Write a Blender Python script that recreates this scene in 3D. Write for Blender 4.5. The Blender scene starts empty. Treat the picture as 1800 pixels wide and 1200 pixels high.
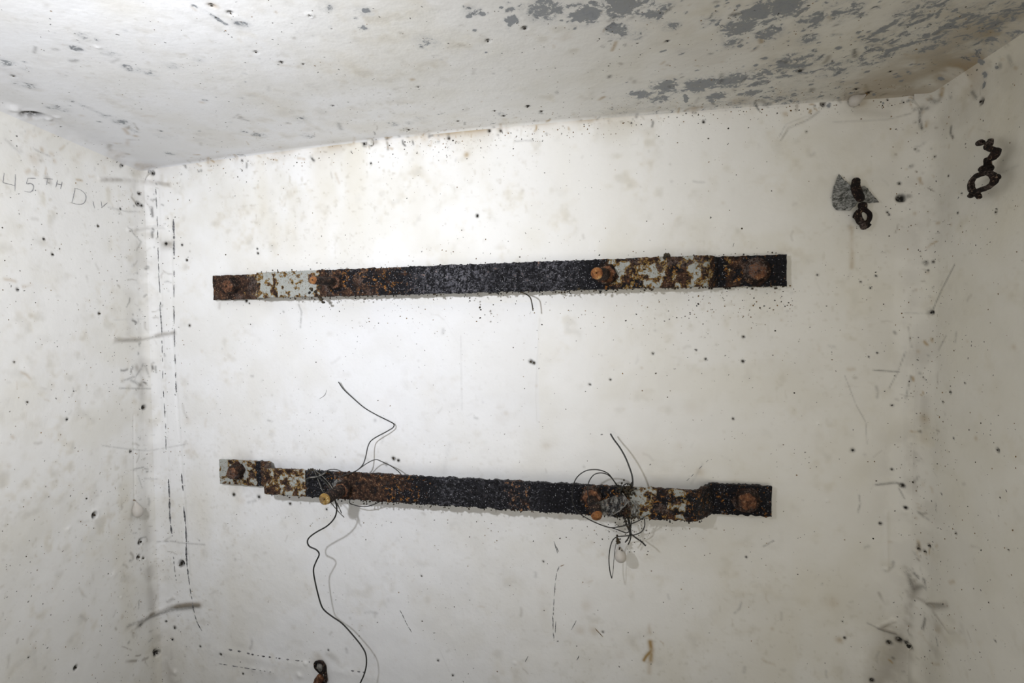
import bpy, bmesh, math, random
import numpy as np
from mathutils import Vector, Matrix
random.seed(7)
SC = bpy.context.scene
COL = SC.collection

# ------------------------------------------------------------------ camera
F = 871.0
D = 1.10                      # camera to back wall
CAMZ = 1.50
def nrm(v):
    v = np.array(v, float); return v / np.linalg.norm(v)
EX = -nrm((-4050 / F, -25 / F, -1))
EY = nrm((187 / F, 40 / F, -1))
EY = nrm(EY - EX * EX.dot(EY))
EZ = np.cross(EX, EY)
RW = np.array([EX, EY, EZ])   # camera -> world
CAM = np.array([0, 0, CAMZ])
cam_d = bpy.data.cameras.new('camera'); cam = bpy.data.objects.new('camera', cam_d); COL.objects.link(cam)
M = Matrix([[*RW[0], 0], [*RW[1], 0], [*RW[2], CAMZ], [0, 0, 0, 1]])
cam.matrix_world = M
cam_d.sensor_width = 36; cam_d.lens = F / 1800 * 36; cam_d.clip_start = .01
SC.camera = cam
SC.view_settings.view_transform = 'Standard'; SC.view_settings.look = 'None'
SC.view_settings.gamma = 1; SC.view_settings.use_curve_mapping = False
SC.view_settings.exposure = 0.07

# ------------------------------------------------------------------ light
W_ = bpy.data.worlds.new('world'); SC.world = W_; W_.use_nodes = True
W_.node_tree.nodes['Background'].inputs[0].default_value = (.72, .82, 1, 1)
W_.node_tree.nodes['Background'].inputs[1].default_value = .5
def light(name, kind, loc, energy, color, aim=None, **kw):
    l = bpy.data.lights.new(name, kind); l.energy = energy; l.color = color
    for k, v in kw.items(): setattr(l, k, v)
    o = bpy.data.objects.new(name, l); COL.objects.link(o); o.location = loc
    if aim is not None:
        o.rotation_euler = (Vector(aim) - Vector(loc)).to_track_quat('-Z', 'Y').to_euler()
    return o
light('hand_lamp', 'SPOT', (-.47, .03, CAMZ + .17), 33, (.925, .945, 1), (-.72, D, CAMZ + .16),
      spot_size=math.radians(130), spot_blend=1, shadow_soft_size=.02)
light('warm_fill', 'AREA', (.05, -.5, CAMZ - .25), 5.0, (1, .92, .78), (.2, D, CAMZ), size=.7)  # added warm fill light from behind the viewer

# ------------------------------------------------------------------ helpers
def ray(px, py):
    d = RW @ np.array([(px - 900) / F, -(py - 600) / F, -1]); return d
def pt(px, py, s=0.0):
    """point on the line of sight standing s in front of the back wall plane"""
    d = ray(px, py); return CAM + d * ((D - s) / d[1])
def scale_at(p):                      # metres per photo pixel at p
    v = RW.T @ (np.array(p) - CAM); return -v[2] / F

def hash3(i, j, k, seed):
    h = (i * 374761393 + j * 668265263 + k * 2147483647 + seed * 974634777) & 0xffffffff
    h = ((h ^ (h >> 13)) * 1274126177) & 0xffffffff
    h = ((h ^ (h >> 16)) * 2246822519) & 0xffffffff
    return ((h ^ (h >> 15)) & 0xffffff) / float(0xffffff)
def vnoise(P, sc, seed=0):
    Q = P * sc; I = np.floor(Q).astype(np.int64); Fr = Q - I; Fr = Fr * Fr * (3 - 2 * Fr)
    r = 0
    for a in (0, 1):
        for b in (0, 1):
            for c in (0, 1):
                w = (Fr[:, 0] if a else 1 - Fr[:, 0]) * (Fr[:, 1] if b else 1 - Fr[:, 1]) * (Fr[:, 2] if c else 1 - Fr[:, 2])
                r = r + w * hash3(I[:, 0] + a, I[:, 1] + b, I[:, 2] + c, seed)
    return r - .5
def fbm(P, sc, octv=3, seed=0):
    r = 0; a = 1.
    for o in range(octv):
        r = r + a * vnoise(P + 17.3 * o, sc, seed + o); a *= .5; sc *= 2.03
    return r

def mesh_from(name, V, Fq, mat=None, parent=None, smooth=True):
    me = bpy.data.meshes.new(name)
    V = np.asarray(V, np.float32)
    Fq = np.asarray(Fq, np.int32) if not isinstance(Fq, list) else Fq
    if isinstance(Fq, np.ndarray):
        n, k = Fq.shape
        me.vertices.add(len(V)); me.vertices.foreach_set('co', V.ravel())
        me.loops.add(n * k); me.loops.foreach_set('vertex_index', Fq.ravel())
        me.polygons.add(n); me.polygons.foreach_set('loop_start', np.arange(0, n * k, k, dtype=np.int32))
        me.update(calc_edges=True)
    else:
        me.from_pydata(V.tolist(), [], Fq)
    if smooth: me.polygons.foreach_set('use_smooth', np.ones(len(me.polygons), bool))
    if mat: me.materials.append(mat)
    o = bpy.data.objects.new(name, me); COL.objects.link(o)
    if parent: o.parent = parent
    return o
def empty(name, loc):
    o = bpy.data.objects.new(name, None); COL.objects.link(o); o.location = loc; o.empty_display_size = .02
    return o
def tag(o, label=None, cat=None, group=None, kind=None):
    if label: o['label'] = label
    if cat: o['category'] = cat
    if group: o['group'] = group
    if kind: o['kind'] = kind
    return o
def under(parent, o):                 # parent and keep the place in the world
    o.parent = parent; o.matrix_parent_inverse = Matrix.Translation(-Vector(parent.location)); return o
def grid_faces(nu, nv, closed_v=False):
    a = np.arange(nu - 1)[:, None]; b = np.arange(nv if closed_v else nv - 1)[None]
    b2 = (b + 1) % nv
    q = np.stack([a * nv + b, (a + 1) * nv + b, (a + 1) * nv + b2, a * nv + b2], -1)
    return q.reshape(-1, 4)

# ------------------------------------------------------------------ node helpers
class NT:
    def __init__(s, name):
        s.m = bpy.data.materials.new(name); s.m.use_nodes = True; s.t = s.m.node_tree
        s.b = s.t.nodes['Principled BSDF']; s.out = s.t.nodes['Material Output']
        s.co = s.t.nodes.new('ShaderNodeTexCoord').outputs['Object']
    def n(s, kind, **kw):
        nd = s.t.nodes.new(kind)
        for k, v in kw.items(): setattr(nd, k, v)
        return nd
    def link(s, a, b): s.t.links.new(a, b)
    def put(s, sock, v):
        if isinstance(v, (int, float)): sock.default_value = v
        elif isinstance(v, tuple): sock.default_value = v if len(v) != 3 or sock.type == 'VECTOR' else (*v, 1)
        else: s.link(v, sock)
    def noise(s, scale, detail=4, rough=.55, vec=None, dist=0):
        nd = s.n('ShaderNodeTexNoise'); s.put(nd.inputs['Vector'], vec or s.co)
        nd.inputs['Scale'].default_value = scale; nd.inputs['Detail'].default_value = detail
        nd.inputs['Roughness'].default_value = rough; nd.inputs['Distortion'].default_value = dist
        return nd.outputs[0]
    def vmap(s, scale, loc=(0, 0, 0)):
        nd = s.n('ShaderNodeMapping'); s.link(s.co, nd.inputs[0]); nd.inputs['Scale'].default_value = scale
        nd.inputs['Location'].default_value = loc
        return nd.outputs[0]
    def math(s, op, a, b=0., c=0., clamp=False):
        nd = s.n('ShaderNodeMath', operation=op, use_clamp=clamp)
        s.put(nd.inputs[0], a); s.put(nd.inputs[1], b); s.put(nd.inputs[2], c); return nd.outputs[0]
    def ramp(s, v, lo, hi, a=0., b=1.):
        nd = s.n('ShaderNodeMapRange', interpolation_type='SMOOTHSTEP')
        s.put(nd.inputs[0], v); nd.inputs[1].default_value = lo; nd.inputs[2].default_value = hi
        nd.inputs[3].default_value = a; nd.inputs[4].default_value = b; return nd.outputs[0]
    def mix(s, f, a, b):
        nd = s.n('ShaderNodeMix', data_type='RGBA')
        s.put(nd.inputs[0], f); s.put(nd.inputs[6], a); s.put(nd.inputs[7], b); return nd.outputs[2]
    def attr(s, name):
        nd = s.n('ShaderNodeAttribute'); nd.attribute_name = name; return nd.outputs['Fac']
    def voro(s, scale, vec=None):
        nd = s.n('ShaderNodeTexVoronoi'); s.put(nd.inputs['Vector'], vec or s.co); nd.inputs['Scale'].default_value = scale
        sp = s.n('ShaderNodeSeparateColor'); s.link(nd.outputs['Color'], sp.inputs[0])
        return nd.outputs['Distance'], sp.outputs[0], sp.outputs[1]
    def bump(s, h, dist, strength=1., prev=None):
        nd = s.n('ShaderNodeBump'); nd.inputs['Strength'].default_value = strength
        nd.inputs['Distance'].default_value = dist; s.link(h, nd.inputs['Height'])
        if prev is not None: s.link(prev, nd.inputs['Normal'])
        return nd.outputs[0]

def wall_material():
    t = NT('limewashed_concrete')
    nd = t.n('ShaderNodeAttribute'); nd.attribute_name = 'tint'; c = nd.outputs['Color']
    # mould: ragged blue-grey flakes
    mn = t.noise(62, 6, .74, None, .5)
    m = t.ramp(t.math('SUBTRACT', t.math('ADD', mn, t.attr('mould')), .938), -.02, .035)
    m = t.math('MULTIPLY', m, t.ramp(t.attr('mould'), .12, .3))
    c = t.mix(t.math('MULTIPLY', m, .90), c, t.mix(t.ramp(mn, .5, .70), (.22, .23, .235), (.07, .078, .09)))
    c = t.mix(t.math('MULTIPLY', t.ramp(t.attr('mould'), .20, .50), t.ramp(mn, .38, .62, .05, .62)), c, (.30, .32, .345))
    # specks of dirt
    warp = t.n('ShaderNodeVectorMath', operation='ADD'); nz = t.n('ShaderNodeTexNoise'); nz.inputs['Scale'].default_value = 160
    t.link(t.co, nz.inputs[0]); sc_ = t.n('ShaderNodeVectorMath', operation='SCALE'); t.link(nz.outputs['Color'], sc_.inputs[0]); sc_.inputs['Scale'].default_value = .007
    t.link(t.co, warp.inputs[0]); t.link(sc_.outputs[0], warp.inputs[1])
    sd = t.attr('speck')
    for scl, rad, off in ((58, .10, .0), (150, .22, .10)):
        d, a, b = t.voro(scl, warp.outputs[0])
        size = t.math('MULTIPLY', t.math('POWER', b, 2.), rad)
        on = t.math('LESS_THAN', a, t.math('ADD', t.math('MULTIPLY', sd, .5), off))
        k = t.math('MULTIPLY', t.math('LESS_THAN', d, size), on)
        c = t.mix(t.math('MULTIPLY', k, .82), c, t.mix(t.ramp(b, .5, .95), (.16, .10, .045), (.035, .033, .03)))
    fine = t.noise(115, 3, .7)
    mk = t.math('MULTIPLY', t.attr('mark'), t.ramp(fine, .32, .52, .3, 1), clamp=True)
    c = t.mix(mk, c, (.035, .032, .03))
    t.link(c, t.b.inputs['Base Color'])
    t.b.inputs['Roughness'].default_value = .62
    t.b.inputs['Specular IOR Level'].default_value = .28
    h1 = t.math('ADD', t.noise(34, 3, .6), t.math('MULTIPLY', t.noise(150, 1), .16))
    t.link(t.bump(h1, .0024, .5), t.b.inputs['Normal'])
    return t.m
M_WALL = wall_material()

def rust_material(name, dark=(.016, .009, .007), mid=(.078, .037, .022), hot=(.46, .19, .05), bias=0., use_attr=True):
    t = NT(name)
    a = t.noise(105, 5, .72); b = t.noise(300, 4, .7); c3 = t.noise(34, 5, .66)
    c = t.mix(t.ramp(a, .40 - bias, .60 - bias), dark, mid)
    c = t.mix(t.ramp(t.math('ADD', a, t.math('MULTIPLY', b, .6)), .92 - bias, 1.03 - bias), c, hot)
    c = t.mix(t.math('MULTIPLY', t.ramp(b, .56, .66), t.ramp(a, .42, .56)), c, (.42, .30, .20))
    c = t.mix(t.math('MULTIPLY', t.ramp(t.noise(22, 3), .50, .62), t.ramp(b, .44, .60)), c, (.16, .125, .11))
    rough = .8; t.b.inputs['Specular IOR Level'].default_value = .28
    if use_attr:
        # black tarry crust with tiny pale crystals
        bk = t.ramp(t.math('SUBTRACT', t.math('ADD', c3, t.attr('black')), 1.), -.02, .05)
        d, r1, r2 = t.voro(430)
        crumb = t.mix(t.math('MULTIPLY', t.math('LESS_THAN', r1, .13), t.math('LESS_THAN', d, .36)), t.mix(t.ramp(b, .4, .7), (.003, .003, .004), (.018, .018, .026)), (.34, .34, .37))
        crumb = t.mix(t.ramp(t.math('SUBTRACT', t.math('ADD', a, t.math('MULTIPLY', b, .5)), t.math('MULTIPLY', t.math('SUBTRACT', t.attr('black'), .56, clamp=True), .42)), .815, .88), crumb, (.40, .17, .035))
        crumb = t.mix(t.math('MULTIPLY', t.attr('dust'), t.ramp(t.math('ADD', t.math('MULTIPLY', a, .6), t.math('MULTIPLY', b, .4)), .47, .60)), crumb, (.27, .27, .31))
        c = t.mix(bk, c, crumb)
        # flaking pale grey paint with an ochre rim
        pn = t.noise(58, 5, .66, None, .3)
        pv = t.math('SUBTRACT', t.math('ADD', pn, t.attr('paint')), 1.)
        c = t.mix(t.ramp(pv, -.055, -.02), c, (.40, .24, .06))
        c = t.mix(t.ramp(pv, -.01, .012), c, t.mix(t.ramp(b, .55, .7), (.47, .485, .46), (.44, .34, .12)))
        c = t.mix(t.math('MULTIPLY', t.ramp(b, .60, .64), t.ramp(pv, -.01, .012)), c, (.10, .06, .03))
        t.link(t.mix(bk, (.82, .82, .82), (.45, .45, .45)), t.b.inputs['Roughness'])
        h = t.math('ADD', t.math('ADD', a, b), t.ramp(pv, -.02, .01, 0, .5))
    else:
        t.b.inputs['Roughness'].default_value = rough
        h = t.math('ADD', a, b)
    t.link(c, t.b.inputs['Base Color'])
    t.link(t.bump(h, .0040, 1.), t.b.inputs['Normal'])
    return t.m
M_BAR = rust_material('rusted_bar_iron')
M_NUT = rust_material('rusted_fixing_iron', (.045, .020, .012), (.21, .09, .045), (.52, .26, .11), .0, False)
M_WASH_SHADE = rust_material('washer_rust_nut_shade', (.010, .006, .005), (.05, .022, .013), (.26, .11, .04), -.02, False)
M_TIP = rust_material('rusted_stud_end', (.16, .055, .02), (.36, .15, .05), (.60, .34, .12), .06, False)
M_OCHRE = rust_material('ochre_stud_end', (.10, .06, .02), (.36, .22, .06), (.72, .58, .30), .06, False)
M_DARK = rust_material('dark_rusted_iron', (.008, .005, .005), (.022, .010, .008), (.09, .03, .018), -.03, False)

M_STUD = rust_material('stud_iron', (.012, .008, .007), (.045, .024, .018), (.16, .07, .045), -.02, False)
def plain(name, col, rough=.7, spec=.3, nscale=None, col2=None, metal=0):
    t = NT(name)
    if nscale: t.link(t.mix(t.ramp(t.noise(nscale, 4), .4, .62), col, col2), t.b.inputs['Base Color'])
    else: t.b.inputs['Base Color'].default_value = (*col, 1)
    t.b.inputs['Roughness'].default_value = rough; t.b.inputs['Specular IOR Level'].default_value = spec
    t.b.inputs['Metallic'].default_value = metal
    return t.m
M_WIRE = plain('black_wire', (.016, .016, .015), .42, .5)
M_GREYWIRE = plain('dusty_wire', (.20, .19, .175), .7, .3, 120, (.05, .05, .045))
M_PENCIL = plain('pencil_line', (.26, .26, .27), .8, .1)
M_SCRATCH = plain('black_scratch', (.07, .07, .075), .8, .1, 260, (.30, .30, .31))
M_CRUMB = plain('black_crumb', (.02, .019, .017), .8, .3, 90, (.06, .045, .025))
M_BROWN = plain('brown_crumb', (.12, .07, .025), .8, .3, 90, (.24, .15, .06))
M_FLAKE = plain('chipped_plaster', (.70, .69, .66), .8, .2, 60, (.56, .55, .50))

# ------------------------------------------------------------------ room shell
ztop = .5 * (pt(262, 299)[2] + pt(1625, 165)[2])
tl, tr = pt(252, 299), pt(1628, 165)
bl, br = pt(282, 1200), pt(1602, 1200)
HB = ztop - bl[2]
kl = (bl[0] - tl[0]) / HB; kr = (br[0] - tr[0]) / (ztop - br[2])
def ceil_pt(px, py):
    d = ray(px, py); return CAM + d * ((ztop - CAMZ) / d[2])
cl, cr = ceil_pt(0, 188), ceil_pt(1800, 52)
ml = (cl[0] - tl[0]) / (D - cl[1]); mr = (cr[0] - tr[0]) / (D - cr[1])
WID = tr[0] - tl[0]
print('room', tl, tr, bl, br, 'k', kl, kr, 'm', ml, mr, 'W', WID, 'ztop', ztop)
DB = D + 1.0                                   # room length, wall to wall
def to_world(X, d, Z):
    """box coordinates: X from the left, d out of the back wall, Z below the ceiling"""
    dd = np.clip(d, None, .5); ZZ = np.clip(Z, None, 1.0)
    XL = tl[0] + kl * ZZ + ml * dd; XR = tr[0] + kr * ZZ + mr * dd
    u = X / WID
    bow = .020 * (1 - (2 * u - 1) ** 2) * np.exp(-Z / .12)
    return np.stack([XL * (1 - u) + XR * u, D - d, ztop - Z + bow], -1)
RL, RR, RC, RCS = .035, .050, .010, .045
def fil(dist, r):
    k = np.clip(r - dist, 0, r * .985); return r - np.sqrt(r * r - k * k)
cf = 1 - 1 / math.sqrt(2)
def lin(*segs):                                # (from, to, step) pieces
    out = [np.linspace(a, b, max(2, int(round(abs(b - a) / s)) + 1))[:-1] for a, b, s in segs]
    return np.concatenate(out + [[segs[-1][1]]])
def shell(name, A, B, fn, flip, label, two, skirt):
    """grid over box coordinates A x B, with a folded-back rim behind the joints"""
    n1, n2 = len(A), len(B)
    AA, BB = np.meshgrid(A, B, indexing='ij')
    X, d, Z, N = fn(AA.ravel(), BB.ravel())
    P0 = np.stack([X, d, Z], -1)
    und = .0030 * fbm(P0, 4.5, 3, 11) + (.0005 if name == 'ceiling' else .0012) * fbm(P0, 24, 2, 5)
    e1 = np.minimum(AA - A[0], (A[-1] - AA) if two else 9).ravel(); e2 = (BB - B[0]).ravel()
    und = und * np.clip(np.minimum(e1, e2) / .03, 0, 1)
    P1 = P0 + N * und[:, None]
    P = to_world(P1[:, 0], P1[:, 1], P1[:, 2])
    idx = np.arange(n1 * n2).reshape(n1, n2); Vx = [P]; Fx = [grid_faces(n1, n2)]; b = len(P)
    for line, off in ((idx[0], skirt[0]), (idx[-1], skirt[1]), (idx[:, 0], skirt[2])):
        if off is None: continue
        q = P0[line] + np.array(off, float); k = len(line)
        Vx += [P[line], to_world(q[:, 0], q[:, 1], q[:, 2])]; r = np.arange(k - 1)
        Fx.append(np.stack([b + r, b + r + 1, b + k + r + 1, b + k + r], -1)); b += 2 * k
    P = np.vstack(Vx); faces = np.vstack(Fx)
    if flip: faces = faces[:, ::-1]
    o = mesh_from(name, P, faces, M_WALL); tag(o, label, None, None, 'structure')
    return o
FB = .0023
zs = lin((RC * cf, 1.43, FB), (1.43, ztop, .02))
def f_back(x, z):
    h = fil(x, RL) + fil(WID - x, RR) + fil(z, RC)
    return x, h, z, np.array([0, 1, 0])
w_back = shell('wall_back', lin((RL * cf, WID - RR * cf, FB)), zs, f_back, False, 'white limewashed back wall carrying the two rusty bars', True, ((-.03, 0, 0), (.03, 0, 0), (0, 0, -.03)))
ds = lambda r: lin((r * cf, .52, FB * 1.1), (.52, DB, .02))
def f_left(d, z):
    return fil(d, RL) + fil(z, RCS), d, z, np.array([1, 0, 0])
def f_right(d, z):
    return WID - fil(d, RR) - fil(z, RCS), d, z, np.array([-1, 0, 0])
zside = lin((RCS * cf, 1.43, FB * 1.1), (1.43, ztop, .02))
w_left = shell('wall_left', ds(RL), zside, f_left, True, 'white left wall with a faint pencil inscription', False, ((0, -.03, 0), None, (0, 0, -.05)))
w_right = shell('wall_right', ds(RR), zside, f_right, False, 'white right wall with a rusty hanging shackle', False, ((0, -.03, 0), None, (0, 0, -.05)))
def f_ceil(x, d):
    return x, d, fil(d, RC) + fil(x, RCS) + fil(WID - x, RCS), np.array([0, 0, 1])
ceil_o = shell('ceiling', lin((RCS * cf, WID - RCS * cf, FB * 1.15)), lin((RC * cf, .62, FB * 1.25), (.62, DB, .02)), f_ceil, False, 'low white ceiling blotched with grey mould', True, ((-.04, 0, 0), (.04, 0, 0), (0, -.03, 0)))
SHELL = [w_back, w_left, w_right, ceil_o]
# small corner posts of plaster close the triple corners behind the joints
def slab(name, lo, hi, mat, kind='structure'):
    (x0, y0, z0), (x1, y1, z1) = lo, hi
    V = [(x, y, z) for x in (x0, x1) for y in (y0, y1) for z in (z0, z1)]
    o = mesh_from(name, V, [(0, 1, 3, 2), (4, 6, 7, 5), (0, 4, 5, 1), (2, 3, 7, 6), (0, 2, 6, 4), (1, 5, 7, 3)], mat, None, False)
    tag(o, None, None, None, kind); return o
fl = slab('floor', (-1.6, -1.05, -.06), (1.6, D + .1, 0), M_WALL); fl['label'] = 'bare concrete floor below the frame'
# rear wall with a doorway: two jambs and a lintel in one bmesh
bm = bmesh.new()
for (x0, z0, x1, z1) in ((-1.6, 0, -.45, ztop), (.45, 0, 1.6, ztop), (-.45, 1.75, .45, ztop)):
    r = bmesh.ops.create_cube(bm, size=1); 
    bmesh.ops.scale(bm, vec=(x1 - x0, .12, z1 - z0), verts=r['verts'])
    bmesh.ops.translate(bm, vec=((x0 + x1) / 2, -1.06, (z0 + z1) / 2), verts=r['verts'])
me = bpy.data.meshes.new('wall_rear'); bm.to_mesh(me); bm.free(); me.materials.append(M_WALL)
wr = bpy.data.objects.new('wall_rear', me); COL.objects.link(wr); tag(wr, 'white rear wall with an open doorway, behind the viewer', None, None, 'structure')
for (nm, a, b) in (('trim_1', 0, 1), ('trim_2', WID - .0, 1)):
    p = to_world(np.array([a, a]), np.array([0., 0.]), np.array([.0, 1.]))
    sx = -.06 if a == 0 else 0
    slab(nm, (p[:, 0].min() + sx - .02, D + .004, .0), (p[:, 0].max() + sx + .08, D + .05, ztop + .05), M_WALL)['label'] = 'concrete core behind the room corner'
slab('trim_3', (tl[0] - .1, -.9, ztop + .028), (tr[0] + .1, D + .06, ztop + .09), M_WALL)['label'] = 'concrete roof slab above the plaster'

# ------------------------------------------------------------------ marks on the plaster
bpy.context.view_layer.update()
DG = bpy.context.evaluated_depsgraph_get()
from mathutils.bvhtree import BVHTree
def build_bvh():
    out = []
    for o in SHELL:
        n = len(o.data.vertices); co = np.empty(n * 3, np.float32); o.data.vertices.foreach_get('co', co)
        k = len(o.data.polygons); vi = np.empty(k * 4, np.int32); o.data.loops.foreach_get('vertex_index', vi)
        out.append((o, co.reshape(-1, 3), vi.reshape(-1, 4)))
    return out
SD = build_bvh()
SCO = {o.name: co for o, co, vi in SD}
STREE = None
def make_trees():
    global STREE
    STREE = [(o, o.data, None) for o in SHELL]
def hit(px, py):
    d = Vector(ray(px, py)).normalized(); best = None
    for o in SHELL:
        ok, loc, no, idx = o.ray_cast(Vector(CAM), d)
        if ok:
            L = (loc - Vector(CAM)).length
            if best is None or L < best[0]: best = (L, np.array(loc), np.array(no), o)
    if best is None: raise RuntimeError('no hit %s %s' % (px, py))
    _, p, n, o = best
    if n.dot(np.array(CAM) - p) < 0: n = -n
    return p, n, o
ATT = {o.name: {k: np.zeros(len(SCO[o.name]), np.float32) for k in ('mark', 'mould', 'grime_shade', 'rust', 'speck', 'cool', 'warm')} for o in SHELL}
DSP = {o.name: np.zeros(len(SCO[o.name]), np.float32) for o in SHELL}
def add(pts, wpx, attr, strength, disp=0., hard=2., mode='max', taper=False):
    """a soft stroke (or dot) along photo points, width in photo pixels, laid on the real surface in metres"""
    if len(pts) > 1:                                     # follow the surface closely, also round the corners
        q = []
        for (xa, ya), (xb, yb) in zip(pts[:-1], pts[1:]):
            m = max(1, int(math.hypot(xb - xa, yb - ya) / 7)); q += [(xa + (xb - xa) * i / m, ya + (yb - ya) * i / m) for i in range(m)]
        pts = q + [pts[-1]]
    H = [hit(*p[:2]) for p in pts]
    P = np.array([h[0] for h in H])
    w = wpx * np.mean([scale_at(p) for p in P])
    lo, hi = P.min(0) - 2.2 * w, P.max(0) + 2.2 * w
    hs = {h[2].name for h in H}
    for nm, co in SCO.items():
        if nm not in hs and (wpx < 8 or len(hs) == len(SCO)): continue
        m = np.flatnonzero(((co > lo) & (co < hi)).all(1))
        if not len(m): continue
        q = co[m]; best = np.full(len(m), 1e9)
        if len(P) == 1: best = np.linalg.norm(q - P[0], axis=1)
        for i in range(len(P) - 1):
            a, b = P[i], P[i + 1]; ab = b - a
            t = np.clip(((q - a) @ ab) / (ab @ ab + 1e-12), 0, 1)
            best = np.minimum(best, np.linalg.norm(q - a - t[:, None] * ab, axis=1))
        k = np.exp(-(best / w) ** hard)
        if attr:
            A = ATT[nm][attr]
            A[m] = np.maximum(A[m], strength * k) if mode == 'max' else A[m] + strength * k
        if disp: DSP[nm][m] += disp * k
# --- corner grime, joints
for o in SHELL:
    co = SCO[o.name]; A = ATT[o.name]
    zd = ztop - co[:, 2]; d = D - co[:, 1]
    XLv = tl[0] + kl * np.clip(zd, 0, 1) + ml * d; XRv = tr[0] + kr * np.clip(zd, 0, 1) + mr * d
    dl = co[:, 0] - XLv; dr = XRv - co[:, 0]
    n1 = fbm(co.astype(float), 9, 3, 3) + .5; n2 = fbm(co.astype(float), 3.5, 2, 9) + .5
    u = np.clip((co[:, 0] - tl[0]) / WID, 0, 1)
    if o is w_back:
        A['speck'] += (.16 + .5 * np.exp(-zd / .035) + .35 * np.exp(-(zd / .13)) + .5 * np.exp(-np.abs(dl - .03) / .03) * (zd < 2) + .5 * np.exp(-dr / .05))
        A['grime_shade'] += .16 * np.exp(-zd / .02) * n1 + .5 * np.exp(-dl / .016) * n1 + .5 * np.exp(-dr / .04) * n1 + .07 * n1 * n2
        A['rust'] += .10 * np.exp(-zd / .008) * n1
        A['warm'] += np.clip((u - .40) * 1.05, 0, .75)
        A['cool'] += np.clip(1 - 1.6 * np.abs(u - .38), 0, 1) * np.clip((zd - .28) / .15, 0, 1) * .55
    if o is w_left:
        A['speck'] += .22 + .6 * np.exp(-d / .05) + .3 * np.exp(-zd / .05)
        A['grime_shade'] += .70 * np.exp(-d / .026) * n1 * (.4 + .8 * n2) + .26 * np.exp(-zd / .05) * n1 + .05 * n1
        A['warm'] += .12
    if o is w_right:
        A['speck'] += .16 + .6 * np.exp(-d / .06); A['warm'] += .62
        A['grime_shade'] += .62 * np.exp(-d / .04) * n1 * (.4 + .8 * n2) + .3 * np.exp(-zd / .06) * n1 + .06 * n1
    if o is ceil_o:
        A['speck'] += .12 + .4 * np.exp(-d / .03) + .3 * u
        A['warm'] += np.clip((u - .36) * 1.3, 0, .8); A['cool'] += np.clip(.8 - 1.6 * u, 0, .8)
        A['grime_shade'] += np.clip(.16 * np.exp(-dl / .06) + .80 * np.exp(-dr / .10) * n1 + .18 * np.clip((u - .6) * 2, 0, 1) * n1 + .10 * np.exp(-d / .02) * n1, 0, 1)
        A['rust'] += .55 * np.exp(-dr / .10) * n1 + .22 * np.clip((u - .55) * 2, 0, 1) * n1
        A['mould'] += .20 * np.clip((u - .52) * 3.0, 0, 1) * n2 * 1.2 + .08 + .16 * n2
# --- mould fields on the ceiling
for (x, y, r, s) in [(890, 50, 40, .30), (830, 20, 30, .40), (770, 50, 45, .2), (960, 15, 60, .52), (1030, 25, 45, .62), (1100, 8, 60, .62), (1150, 25, 35, .55),
                     (1085, 55, 35, .55), (1120, 62, 35, .40), (900, 35, 18, .6), (1180, 45, 25, .5), (1300, 50, 45, .60), (1330, 22, 45, .62), (1350, 60, 40, .5),
                     (1380, 8, 50, .62), (1430, 35, 45, .6), (1290, 75, 30, .5), (1250, 35, 30, .42), (1480, 20, 60, .5), (1560, 70, 60, .55), (1620, 20, 70, .5),
                     (1130, 165, 28, .58), (1170, 150, 35, .62), (1160, 175, 30, .50), (1230, 150, 45, .60), (1290, 140, 45, .56), (1340, 130, 45, .52), (1260, 170, 28, .58), (1320, 163, 22, .58),
                     (1400, 110, 60, .52), (1470, 120, 60, .45), (1540, 100, 60, .52), (1600, 40, 40, .55), (1740, 30, 60, .5), (1640, 80, 50, .45), (1200, 90, 30, .30), (1420, 70, 30, .5),
                     (155, 65, 28, .42), (135, 85, 18, .44), (195, 95, 25, .40), (230, 120, 25, .44), (265, 128, 20, .46), (425, 42, 26, .42), (8, 110, 30, .46), (40, 118, 18, .46), (45, 150, 28, .42),
                     (215, 215, 24, .46), (190, 205, 20, .42), (100, 190, 30, .40), (300, 270, 16, .44), (455, 238, 18, .50), (430, 232, 10, .48), (530, 210, 25, .40), (540, 238, 20, .42),
                     (690, 218, 16, .50), (720, 216, 12, .44), (740, 210, 25, .35), (575, 12, 25, .42), (640, 20, 25, .45), (640, 48, 15, .48), (750, 75, 40, .40), (300, 115, 25, .38), (350, 105, 25, .34), (880, 200, 14, .42), (290, 240, 30, .34)]:
    add([(x, y)], r, 'mould', min(s, .46) if x > 1400 else s, 0, 2.2)
for (pts, r, s) in [([(340, 10), (370, 25), (400, 45)], 8, .46), ([(120, 175), (180, 200), (240, 232)], 12, .36), ([(1110, 166), (1160, 160), (1205, 160)], 16, .50), ([(1205, 158), (1340, 146)], 18, .47), ([(1340, 140), (1480, 118)], 16, .45), ([(980, 12), (1180, 8)], 14, .48), ([(1280, 60), (1400, 20)], 22, .46), ([(1430, 40), (1520, 25)], 18, .46), ([(1520, 70), (1580, 35)], 12, .55), ([(1560, 90), (1610, 75), (1700, 25)], 18, .52)]:
    add(pts, r, 'mould', s)
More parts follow.
